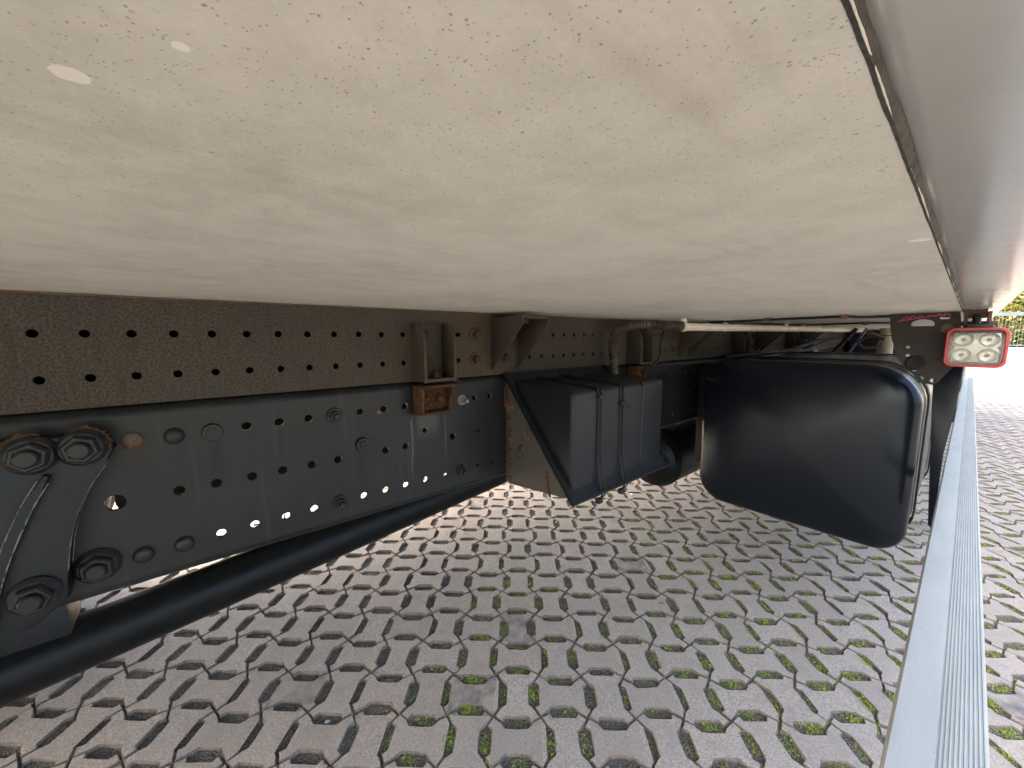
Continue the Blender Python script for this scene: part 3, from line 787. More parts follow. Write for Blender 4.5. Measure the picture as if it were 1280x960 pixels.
part('crossmember', bm, 'chassis_paint')

# --- fuel tank
TY0, TY1 = 1.69, 2.95
tx0, tx1, tz0, tz1 = -0.725, -0.075, -0.705, -0.092
def tank_ring(ins, n=9):
    rr = [max(0.01, r_ - ins * 0.6) for r_ in (0.135, 0.105, 0.105, 0.085)]
    return rrect(tx0 + ins, tx1 - ins, tz0 + ins, tz1 - ins, rr, n)
bm = bmesh.new()
stn = [(TY0 - 0.030, 0.24), (TY0 - 0.027, 0.16), (TY0 - 0.021, 0.09), (TY0 - 0.013, 0.045), (TY0 - 0.004, 0.018), (TY0 + 0.004, 0.006), (TY0 + 0.014, 0.001), (TY0 + 0.022, 0), (TY0 + 0.040, 0), (TY0 + 0.044, 0.004), (TY0 + 0.05, 0.0045), (TY1 - 0.05, 0.0045), (TY1 - 0.02, 0.003), (TY1, 0.02), (TY1 + 0.015, 0.12)]
rings = [[bm.verts.new((x, y, z)) for x, z in tank_ring(i)] for y, i in stn]
for Aq, Bq in zip(rings, rings[1:]):
    m_ = len(Aq)
    for k in range(m_): bm.faces.new((Aq[k], Aq[(k + 1) % m_], Bq[(k + 1) % m_], Bq[k]))
bm.faces.new(rings[0]); bm.faces.new(rings[-1][::-1])
tank = part('fuel_tank', bm, 'tank_paint', sharp=50, label='large black fuel tank with rounded corners and a slightly domed end')
def strap(y, wd):
    bm = bmesh.new()
    ro = rrect(tx0 - 0.004, tx1 + 0.004, tz0 - 0.004, tz1 + 0.004, [0.137, 0.107, 0.107, 0.087], 9)
    ri = rrect(tx0 + 0.001, tx1 - 0.001, tz0 + 0.001, tz1 - 0.001, [0.134, 0.104, 0.104, 0.084], 9)
    v = [[bm.verts.new((x, yy, z)) for x, z in rg_] for rg_, yy in ((ro, y), (ro, y + wd), (ri, y + wd), (ri, y))]
    for i in range(4):
        Aq, Bq = v[i], v[(i + 1) % 4]
        for k in range(len(Aq)): bm.faces.new((Aq[k], Aq[(k + 1) % len(Aq)], Bq[(k + 1) % len(Aq)], Bq[k]))
    sub('tank_strap', bm, 'rubber', tank, sharp=50)
strap(1.90, 0.05); strap(2.62, 0.05)
bm = bmesh.new()
for y in (1.93, 2.65):
    bm = bmesh.new(); bbox(bm, WX + 0.001, tx0 - 0.002, y - 0.03, y + 0.03, -0.62, -0.13, 0.004)
    sub('tank_bracket', bm, 'bracket_black', tank)
bm = bmesh.new(); lathe(bm, [(0, 0.045), (0.03, 0.045), (0.036, 0.04), (0.036, 0)], 'Z', 20)
sub('filler_cap', bm, 'bracket_black', tank, loc=(-0.16, 2.78, tz1 - 0.003))

# --- fittings above and beyond the tank
bm = bmesh.new()
lathe(bm, [(0, 0), (0, 0.036), (0.085, 0.036), (0.11, 0.026), (0.135, 0.022), (0.135, 0.0)], 'Z', 18, c=(-0.325, 3.15, -0.135))
rb = part('reservoir_bottle', bm, 'cream_plastic', sharp=40, label='cream reservoir bottle above the fuel tank')
bm = bmesh.new(); lathe(bm, [(0, 0.028), (0.035, 0.030), (0.04, 0.027), (0.04, 0)], 'Z', 18)
sub('bottle_cap', bm, 'cream_plastic', rb, loc=(-0.325, 3.15, 0.0055))
bm = bmesh.new(); tube(bm, spline([(-0.33, 3.08, -0.06), (-0.40, 3.06, -0.07), (-0.43, 3.06, -0.035), (-0.38, 3.06, 0.0), (-0.32, 3.06, -0.02)], 8), 0.008, 8)
part('breather_hose', bm, 'bracket_grey')
bm = bmesh.new(); tube(bm, [(-0.58, 3.2, -0.12), (-0.46, 3.15, 0.045)], 0.012, 10); part('support_strut', bm, 'bracket_black')
bm = bmesh.new(); tube(bm, [(-0.52, 3.35, -0.12), (-0.44, 3.35, 0.045)], 0.008, 8); part('support_strut', bm, 'blue_part')
bm = bmesh.new()
bbox(bm, -0.80, -0.69, 3.3, 3.42, -0.13, -0.03, 0.01); bbox(bm, -0.77, -0.735, 3.28, 3.30, -0.06, -0.02, 0.004)
part('relay_valve', bm, 'blue_part')
bm = bmesh.new()
for k in range(7):
    rg = random.Random(k)
    y = 2.1 + 0.16 * k
    tube(bm, spline([(-0.80, y, -0.115 + 0.01 * rg.random()), (-0.72 + 0.05 * rg.random(), y + 0.25, -0.085), (-0.70, y + 0.6, -0.10 + 0.03 * rg.random()), (-0.62, y + 0.95, -0.02)], 6), 0.008, 7)
part('air_line_bundle', bm, 'cable_black')
bm = bmesh.new(); rg = random.Random(4)
for k in range(4):
    tube(bm, spline([(-0.55 + 0.03 * k, 3.5, 0.05), (-0.50 + 0.05 * rg.random(), 3.46, 0.02 + 0.02 * rg.random()), (-0.42, 3.44, 0.03 * rg.random()), (-0.34 + 0.02 * k, 3.5, -0.05)], 6), 0.007, 7)
part('breather_hose', bm, 'clip_brown')
bm = bmesh.new()
bbox(bm, -1.60, -0.90, 3.1, 6.0, -0.62, 0.05, 0.04)
bbox(bm, -1.55, -0.95, 2.75, 3.12, -0.55, -0.05, 0.08)
part('dark_gearbox_mass', bm, 'cast_iron')  # plain mass put in to keep the space beyond the tank dark

# --- cab, wheels, far-side box, added dark closure (they shade what the view shows)
bm = bmesh.new()
prism(bm, [(6.45, -0.35), (8.25, -0.65), (8.35, -0.2), (8.25, 0.6), (8.0, 1.75), (7.8, 2.1), (6.45, 2.2)], 'X', -2.46, 0.0, 0.03)
cab = part('cab', bm, 'white_paint')
def wheel(x0, x1, yc, rad=0.5):
    bm = bmesh.new()
    wd = x1 - x0; zc = rad - H + 0.004
    lathe(bm, [(0.03, 0.29), (0.0, 0.36), (0.01, rad - 0.05), (0.035, rad - 0.012), (0.06, rad), (wd - 0.06, rad), (wd - 0.035, rad - 0.012), (wd - 0.01, rad - 0.05), (wd, 0.36), (wd - 0.03, 0.29)], 'X', 48, c=(x0, yc, zc))
    o = part('wheel', bm, 'rubber', sharp=40)
    bm = bmesh.new()
    lathe(bm, [(0.03, 0.29), (0.05, 0.275), (wd * 0.5, 0.26), (wd * 0.5, 0.1), (wd * 0.4, 0.09), (wd * 0.4, 0)], 'X', 32, c=(x0, yc, zc))
    lathe(bm, [(wd - 0.03, 0.29), (wd - 0.05, 0.275), (wd * 0.5, 0.262)], 'X', 32, c=(x0, yc, zc))
    sub('rim', bm, 'white_paint', o)
for x0 in (-2.14, -2.45): wheel(x0, x0 + 0.28, -0.76)
wheel(-0.40, -0.08, 6.95); wheel(-2.40, -2.08, 6.95)
bm = bmesh.new(); bbox(bm, -2.38, -1.70, -0.215, 1.4, -0.57, -0.10, 0.03)
part('battery_box', bm, 'shade_black')  # unseen far-side box, placed and darkened so the mid-row holes look black
bm = bmesh.new(); bbox(bm, -0.81, -0.05, 5.2, 5.9, -0.72, 0.055, 0.02)
part('dark_closure', bm, 'black_plastic')  # made-up block that closes off the bright gap ahead of the tank

# --- side guard: aluminium rail with ribs, dark posts
RZ = -0.425
RK = 0.85
def guard(xo, mirror, label):
    f = lambda x: xo + (-x if mirror else x) * RK
    prof = [(-0.0225, RZ - 0.008), (-0.0215, RZ - 0.003), (-0.0185, RZ), (0.0195, RZ)]
    n_r = 10; r0, r1 = 0.0205, 0.0600; pw = (r1 - r0) / n_r
    for k in range(n_r):
        a = r0 + pw * k
        prof += [(a, RZ - 0.0016), (a + pw * 0.25, RZ - 0.0016), (a + pw * 0.40, RZ + 0.0002), (a + pw * 0.85, RZ + 0.0002)]
    prof += [(0.0612, RZ - 0.002), (0.0622, RZ - 0.006), (0.0622, RZ - 0.027), (-0.0225, RZ - 0.027)]
    bm = bmesh.new()
    prism(bm, [(f(x), z) for x, z in prof], 'Y', -0.4, 6.2)
    o = part('side_guard_rail', bm, 'aluminium', sharp=25, label=label)
    for y in (1.60, 3.7, 5.8):
        bm = bmesh.new()
        prism(bm, [(f(-0.072), -0.075), (f(-0.006), -0.075), (f(-0.010), -0.18), (f(-0.0238), -0.33), (f(-0.0238), RZ - 0.130), (f(-0.036), RZ - 0.118), (f(-0.064), -0.20)], 'Y', y, y + 0.035, 0.003)
        sub('guard_post', bm, 'tank_paint', o)
    return o
guard(0.0, False, 'pale aluminium side guard rail with a ribbed strip')
guard(-2.47, True, None)

# --- black hanger plate with holes and the work lamp
PY = 1.500
hp = [(-0.152, 0.060), (-0.024, 0.061), (-0.020, 0.03), (-0.020, -0.062), (-0.024, -0.080), (-0.046, -0.120), (-0.056, -0.128), (-0.078, -0.124), (-0.092, -0.104), (-0.118, -0.075), (-0.132, -0.050), (-0.148, 0.02)]
big = [(-0.108, 0.026), (-0.066, 0.026)] + [(-0.087 + 0.0215 * math.cos(R(a)), 0.031 + 0.013 * math.sin(R(a))) for a in range(0, 181, 20)]
slot = [(-0.049 + 0.006 * math.cos(R(a)) + (0.003 if math.cos(R(a)) > 0 else -0.003), 0.046 + 0.0032 * math.sin(R(a))) for a in range(0, 360, 24)]
hl = [circ(-0.078, -0.113, 0.0055), circ(-0.056, -0.1165, 0.0050), circ(-0.112, -0.035, 0.003), circ(-0.092, -0.092, 0.004)]
hang_p = holed_plate('hanger_plate', hp, [big, slot] + hl, 0.005, 'bracket_black', truck, (-TX, PY, H), 'XZ')
tag(hang_p, 'black steel hanger plate with cut-outs beside the work lamp')
bm = bmesh.new(); lathe(bm, [(0, 0), (0, 0.0045), (-0.003, 0.0045), (-0.004, 0.003), (-0.004, 0)], 'Y', 10)
b0 = sub('bolt', bm, 'bolt_zinc', hang_p, loc=(-0.108, -0.0028, -0.052))
copies(b0, [(-0.109, -0.0028, -0.030)])
bm = bmesh.new(); lathe(bm, [(0, 0.0130), (-0.0012, 0.0125), (-0.0012, 0.010), (-0.0006, 0.009), (-0.0006, 0)], 'Y', 20)
sub('spot_weld', bm, 'clip_brown', hang_p, loc=(-0.0415, -0.0026, 0.0185))
bm = bmesh.new(); lathe(bm, [(0, 0.0200), (-0.004, 0.0185), (-0.006, 0.014), (-0.004, 0.008), (-0.004, 0)], 'Y', 18)
sub('grommet', bm, 'rubber', hang_p, loc=(-0.092, -0.0026, -0.072))
bm = bmesh.new()
rg = random.Random(11); pts = []
for k in range(13): pts.append((-0.128 + 0.0075 * k + rg.uniform(-0.003, 0.003), -0.0030, 0.046 + 0.0007 * k + (0.005 if k % 2 else -0.003) + rg.uniform(-0.002, 0.002)))
tube(bm, spline(pts, 4), 0.0009, 5)
tube(bm, spline([(-0.136, -0.003, 0.040), (-0.10, -0.003, 0.046), (-0.07, -0.003, 0.052), (-0.045, -0.003, 0.057)], 5), 0.0009, 5)
sub('chalk_scribble', bm, 'pink_chalk', hang_p)
# small hanger under the edge profile
bm = bmesh.new()
bbox(bm, -0.018, 0.020, 1.50, 1.56, 0.045, CZ + 0.0103, 0.002)
bbox(bm, -0.017, -0.010, 1.490, 1.53, 0.020, 0.0448, 0.0015); bbox(bm, 0.020, 0.027, 1.490, 1.53, 0.018, 0.060, 0.0015)
tube(bm, [(-0.024, 1.508, 0.031), (0.038, 1.508, 0.031)], 0.0055, 10)
part('lamp_mount', bm, 'rust_worn')
LY = 1.445
lx0, lx1, lz0, lz1 = -0.041, 0.057, -0.075, 0.020
def loft_xz(name, rings_, mat, parent, loc=(0, 0, 0), cap0=False, cap1=False, sharp=35, label=None):
    bm = bmesh.new()
    V = [[bm.verts.new((x, y, z)) for x, z in loop] for loop, y in rings_]
    for A, B in zip(V, V[1:]):
        for k in range(len(A)): bm.faces.new((A[k], A[(k + 1) % len(A)], B[(k + 1) % len(A)], B[k]))
    if cap0: bm.faces.new(V[0])
    if cap1: bm.faces.new(V[-1][::-1])
    return part(name, bm, mat, sharp, parent, loc, label)
ri = lambda i, r_=0.016: rrect(lx0 + i, lx1 - i, lz0 + i, lz1 - i, max(0.003, r_ - i * 0.5), 5)
lamp = loft_xz('work_lamp', [(ri(0.006), LY + 0.003), (ri(0.002), LY + 0.006), (ri(0.002), LY + 0.024), (ri(0.010), LY + 0.030), (ri(0.014), LY + 0.042)], 'lamp_black', truck, L0, True, True, label='square work lamp with a red rim and four round reflectors')
lamp['label'] = 'square work lamp with a red rim and four round reflectors'
loft_xz('rim', [(ri(0.0060), LY + 0.006), (ri(0.0060), LY - 0.002), (ri(0.0052), LY - 0.004), (ri(0.0013), LY - 0.004), (ri(0.0), LY - 0.001), (ri(0.0), LY + 0.010), (ri(0.0018), LY + 0.0105)], 'lamp_red', lamp)
bm = bmesh.new()                           # inner black face, cut as a four-leaf shape by the bright reflectors
cxs = (lx0 + 0.0290, lx1 - 0.0290); czs = (lz0 + 0.0290, lz1 - 0.0290)
mx_, mz_ = (lx0 + lx1) / 2, (lz0 + lz1) / 2
# bright four-leaf reflector plate
qf = [(lx0 + 0.013, lz0 + 0.013), (lx1 - 0.013, lz0 + 0.013), (lx1 - 0.011, mz_ - 0.006), (lx1 - 0.018, mz_), (lx1 - 0.011, mz_ + 0.006), (lx1 - 0.013, lz1 - 0.013), (lx0 + 0.013, lz1 - 0.013), (lx0 + 0.011, mz_ + 0.006), (lx0 + 0.018, mz_), (lx0 + 0.011, mz_ - 0.006)]
prism(bm, qf, 'Y', LY + 0.0022, LY + 0.0035, 0.0008)
sub('reflector_plate', bm, 'reflector', lamp)
bm = bmesh.new(); lathe(bm, [(0.0, 0.0168), (-0.0022, 0.0168), (-0.0026, 0.0160), (-0.0006, 0.0125), (0.0000, 0.008), (-0.0003, 0.0)], 'Y', 24)
rf = sub('reflector', bm, 'reflector', lamp, loc=(cxs[0], LY + 0.0021, czs[0]), sharp=30)
copies(rf, [(cxs[1], LY + 0.0021, czs[0]), (cxs[0], LY + 0.0021, czs[1]), (cxs[1], LY + 0.0021, czs[1])])
bm = bmesh.new(); lathe(bm, [(0.0, 0.0042), (-0.0015, 0.0040), (-0.0032, 0.0024), (-0.0038, 0)], 'Y', 14)
ch = sub('diode', bm, 'cream_plastic', lamp, loc=(cxs[0], LY + 0.0019, czs[0]), sharp=50)
copies(ch, [(cxs[1], LY + 0.0019, czs[0]), (cxs[0], LY + 0.0019, czs[1]), (cxs[1], LY + 0.0019, czs[1])])
bm = bmesh.new(); prism(bm, ri(0.0062), 'Y', LY - 0.0016, LY - 0.0008)
sub('pane', bm, 'lamp_glass', lamp)
bm = bmesh.new()
for k in range(7):
    z = lz0 + 0.016 + 0.0105 * k
    bbox(bm, lx0 + 0.012, lx1 - 0.012, LY + 0.0425, LY + 0.052, z, z + 0.004)
sub('cooling_fin', bm, 'lamp_black', lamp)
bm = bmesh.new()
bbox(bm, lx0 + 0.030, lx1 - 0.026, LY + 0.008, LY + 0.040, lz1 - 0.004, lz1 + 0.010, 0.003)
tube(bm, [(lx0 + 0.045, LY + 0.025, lz1 + 0.006), (lx0 + 0.045, LY + 0.05, lz1 + 0.03)], 0.008, 10)
sub('swivel_foot', bm, 'lamp_black', lamp)

# ================================================================== PAVING
S_ = 0.1313
UA = R(48.7)
U = Vector((math.cos(UA), math.sin(UA))); V = Vector((-math.sin(UA), math.cos(UA)))
J0 = Vector((-0.888, 0.357)) * H
# stone material
t = NT('paving_stone')
mp_ = t.new('ShaderNodeMapping', vector_type='TEXTURE')
mp_.inputs['Location'].default_value = (J0.x, J0.y, 0); mp_.inputs['Rotation'].default_value = (0, 0, UA); mp_.inputs['Scale'].default_value = (S_, S_, S_)
t.ln(t.pos(), mp_.inputs['Vector'])
fl_ = t.new('ShaderNodeVectorMath', operation='FLOOR'); t.ln(mp_.outputs[0], fl_.inputs[0])
sep = t.new('ShaderNodeSeparateXYZ'); t.ln(fl_.outputs[0], sep.inputs[0])
cmb = t.new('ShaderNodeCombineXYZ'); t.ln(sep.outputs[0], cmb.inputs[0]); t.ln(sep.outputs[1], cmb.inputs[1])
wnz = t.new('ShaderNodeTexWhiteNoise', noise_dimensions='2D'); t.ln(cmb.outputs[0], wnz.inputs['Vector'])
n1 = t.noise(210, 3, 0.8); n2 = t.noise(16, 5, 0.65); n3 = t.noise(2.1, 4, 0.6); n4 = t.noise(70, 5, 0.75)
c = t.ramp(n1, 0.33, 0.68, (0.23, 0.198, 0.178), (0.66, 0.595, 0.545))
c = t.mix(t.math('MULTIPLY', wnz.outputs['Value'], 0.6), c, (0.33, 0.29, 0.262))
c = t.mix(t.math('MULTIPLY', t.ramp(n2, 0.50, 0.68), 0.45), c, (0.30, 0.272, 0.255))
c = t.mix(t.math('MULTIPLY', t.ramp(n3, 0.45, 0.65), 0.22), c, (0.36, 0.32, 0.285))
c = t.mix(t.math('MULTIPLY', t.ramp(n4, 0.60, 0.70), 0.6), c, (0.10, 0.092, 0.088))
c = t.mix(t.math('MULTIPLY', t.ramp(n4, 0.24, 0.34, (1, 1, 1), (0, 0, 0)), 0.4), c, (0.42, 0.40, 0.385))
c = t.mix(t.math('MULTIPLY', t.ramp(wnz.outputs['Value'], 0.978, 0.982), t.ramp(n2, 0.40, 0.62)), c, (0.16, 0.155, 0.153))
vo = t.voro(900)
pit = t.ramp(vo.outputs['Distance'], 0.08, 0.3, (0, 0, 0), (1, 1, 1))
nb1 = t.bump(n1, 0.35, 0.0012); nb2 = t.bump(n4, 0.35, 0.003, nb1)
M['paving_stone'] = t.set(c, t.ramp(n2, 0.3, 0.7, (0.62,) * 3, (0.8,) * 3), 0.0, nb2)
simple('stone_edge', (0.20, 0.170, 0.148), 0.85, 0.0, 260, 0.55, 0.3, (0.10, 0.085, 0.07), 0.6)
# bedding in the joints
t = NT('bedding')
n1 = t.noise(260, 5, 0.75); n2 = t.noise(8, 4, 0.6); v1 = t.voro(190)
c = t.ramp(n1, 0.3, 0.72, (0.05, 0.044, 0.038), (0.27, 0.245, 0.22))
c = t.mix(t.ramp(v1.outputs['Distance'], 0.25, 0.45, (0.6,) * 3, (0, 0, 0)), c, t.ramp(v1.outputs['Color'], 0.2, 0.9, (0.07, 0.066, 0.06), (0.40, 0.385, 0.37)))
M['bedding'] = t.set(c, 0.9, 0.0, t.bump(v1.outputs['Distance'], 0.9, 0.006))
# far sheet, pieces too small to tell apart
t = NT('far_paving')
n1 = t.noise(5, 5, 0.7); n2 = t.noise(0.4, 4, 0.6)
c = t.ramp(n1, 0.3, 0.7, (0.16, 0.148, 0.132), (0.21, 0.195, 0.178))
c = t.mix(t.math('MULTIPLY', t.ramp(n2, 0.5, 0.7), 0.4), c, (0.17, 0.17, 0.12))
M['far_paving'] = t.set(c, 0.8)

bm = bmesh.new()
bmesh.ops.create_grid(bm, x_segments=4, y_segments=4, size=600)
g = bm_obj('ground', bm, 'far_paving', None, (0, 0, -0.075)); tag(g, 'pale yard running out to the railing', kind='structure')
bm = bmesh.new()
PX0, PX1, PY0, PY1 = -7.5, 4.2, -2.2, 13.5
q = [bm.verts.new(p) for p in ((PX0 - 0.3, PY0 - 0.3, 0), (PX1 + 0.3, PY0 - 0.3, 0), (PX1 + 0.3, PY1 + 0.3, 0), (PX0 - 0.3, PY1 + 0.3, 0))]
bm.faces.new(q)
paving = bm_obj('paving', bm, 'bedding', None, (0, 0, -0.0085)); tag(paving, 'grey bone-shaped paving stones with mossy openings', kind='structure')
bm = bmesh.new()      # the yard beyond the modelled stones lies flush with their tops
for (xa, xb, ya, yb) in ((-300, PX0, -300, 300), (PX1, 300, -300, 300), (PX0, PX1, PY1, 300), (PX0, PX1, -300, PY0)):
    bm.faces.new([bm.verts.new(p) for p in ((xa, ya, 0), (xb, ya, 0), (xb, yb, 0), (xa, yb, 0))])
g2 = bm_obj('yard', bm, 'far_paving', None, (0, 0, -0.004)); tag(g2, 'pale far paving of the yard', kind='structure')

def bone_outline():
    """cell units, long axis along v: waist bitten out on both flanks, lobed ends"""
    right = [(0.5, 0.5), (0.430, 0.395), (0.372, 0.315), (0.345, 0.290), (0.268, 0.222), (0.262, 0.0), (0.268, -0.222), (0.345, -0.290), (0.372, -0.315), (0.430, -0.395)]
    bottom = [(0.5, -0.5), (0.395, -0.570), (0.315, -0.628), (0.290, -0.612), (0.232, -0.528), (-0.232, -0.528), (-0.290, -0.612), (-0.315, -0.628), (-0.395, -0.570)]
    return right + bottom + [(-x, -z) for x, z in right] + [(-x, -z) for x, z in bottom]
OUT = bone_outline()
def stone_geo(vert, jit=None):
    """verts, faces of one stone around its centre, top at z=0"""
    pts = OUT if vert else [(z, -x) for x, z in OUT]
    n = len(pts)
    def shrink(d):
        out = []
        for i in range(n):
            p0, p1, p2 = Vector(pts[i - 1]), Vector(pts[i]), Vector(pts[(i + 1) % n])
            e1 = (p1 - p0).normalized(); e2 = (p2 - p1).normalized()
            n1_ = Vector((e1.y, -e1.x)); n2_ = Vector((e2.y, -e2.x))
            m_ = (n1_ + n2_).normalized(); q_ = max(0.5, m_.dot(n1_))
            out.append((p1 + m_ * (d / q_)) * S_)
        return out
    vs = []
    for d, z in ((0.033, 0.0), (0.016, -0.0024), (0.013, -0.018)):
        for p in shrink(d): vs.append((p.x, p.y, z))
    fs = [tuple(range(n))[::-1]]
    for r_ in range(2):
        for i in range(n):
            a, b = r_ * n + i, r_ * n + (i + 1) % n
            fs.append((a, b, b + n, a + n))
    return vs, fs
# orientation check: outline is clockwise or not decides shrink sign
ar_ = sum(OUT[i][0] * OUT[(i + 1) % len(OUT)][1] - OUT[(i + 1) % len(OUT)][0] * OUT[i][1] for i in range(len(OUT)))
assert ar_ < 0
stone_mesh = {}
for vt in (True, False):
    for var in range(6):
        rg = random.Random(20 + var + 10 * vt)
        vs, fs = stone_geo(vt)
        n = len(OUT)
        vs = [(x + rg.uniform(-0.0011, 0.0011), y + rg.uniform(-0.0011, 0.0011), z + (rg.uniform(-0.0005, 0.0005) if i < 2 * n else 0)) for i, (x, y, z) in enumerate(vs)]
        me = bpy.data.meshes.new('paving_stone'); me.from_pydata(vs, [], fs); me.materials.append(M['paving_stone']); me.materials.append(M['stone_edge'])
        for p_ in me.polygons:
            if len(p_.vertices) == 4: p_.material_index = 1
        bm = bmesh.new(); bm.from_mesh(me); bmesh.ops.recalc_face_normals(bm, faces=bm.faces); bm.to_mesh(me); bm.free()
        stone_mesh[(vt, var)] = me
bpy.context.view_layer.update()
dg = bpy.context.evaluated_depsgraph_get()
cw = camo.matrix_world; eye = cw.translation.copy()
fwd = -(cw.to_3x3() @ Vector((0, 0, 1))); rgt = cw.to_3x3() @ Vector((1, 0, 0)); upv = cw.to_3x3() @ Vector((0, 1, 0))
def screen(p):
    d = p - eye; f = d.dot(fwd)
    if f < 0.05: return None
    return (640 + 481 * d.dot(rgt) / f, 480 - 481 * d.dot(upv) / f, f)
cells = []
rr_ = random.Random(5)
for i in range(-120, 130):
    for j in range(-120, 130):
        c2 = J0 + U * (S_ * (i + 0.5)) + V * (S_ * (j + 0.5))
        if not (PX0 < c2.x < PX1 and PY0 < c2.y < PY1): continue
        p = Vector((c2.x, c2.y, 0)); s = screen(p)
        inn = s is not None and -60 < s[0] < 1340 and 0 < s[1] < 1040
        far_ = (p - eye).length
        if not inn and (far_ > 3.2): continue
        size = 0.0
        if inn and -25 < s[0] < 1305 and s[1] < 985:
            seen = 0
            for du, dw in ((0, 0), (0.4, 0), (-0.4, 0), (0, 0.4), (0, -0.4)):
                tp = Vector((c2.x + U.x * S_ * du + V.x * S_ * dw, c2.y + U.y * S_ * du + V.y * S_ * dw, 0))
                dd = tp - eye
                if not SC.ray_cast(dg, eye, dd.normalized(), distance=dd.length - 0.05)[0]: seen += 1
            size = seen / (s[2] ** 3)
        cells.append((size, i, j, c2, far_))
cells.sort(key=lambda c_: -c_[0])
bulk_v, bulk_f, bulk_m = [], [], []
moss_cells = []
for idx, (size, i, j, c2, far_) in enumerate(cells):
    vt = (i + j) % 2 == 0
    z = rr_.gauss(0, 0.0013); ang = UA + rr_.gauss(0, R(0.7)); tl = (rr_.gauss(0, R(0.6)), rr_.gauss(0, R(0.6)))
    var = rr_.randrange(6)
    ox, oy = rr_.gauss(0, 0.0006), rr_.gauss(0, 0.0006)
    if idx < 300:
        o = bpy.data.objects.new('paving_stone', stone_mesh[(vt, var)]); COL.objects.link(o)
        o.parent = paving
        o.location = (c2.x + ox, c2.y + oy, z + 0.0085); o.rotation_euler = (tl[0], tl[1], ang)
    else:
        mw = Matrix.Translation((c2.x + ox, c2.y + oy, z + 0.0085)) @ Matrix.Rotation(ang, 4, 'Z') @ Matrix.Rotation(tl[0], 4, 'X') @ Matrix.Rotation(tl[1], 4, 'Y')
        me = stone_mesh[(vt, var)]; b0_ = len(bulk_v)
        bulk_v += [tuple(mw @ v.co) for v in me.vertices]
        bulk_f += [tuple(b0_ + k for k in p_.vertices) for p_ in me.polygons]; bulk_m += [p_.material_index for p_ in me.polygons]
    moss_cells.append((i, j, vt, c2, far_, size))
me = bpy.data.meshes.new('paving_stones'); me.from_pydata(bulk_v, [], bulk_f)
o = link_mesh('paving_stones', me, 'paving_stone', paving); o['kind'] = 'stuff'
me.materials.append(M['stone_edge']); me.polygons.foreach_set('material_index', bulk_m)

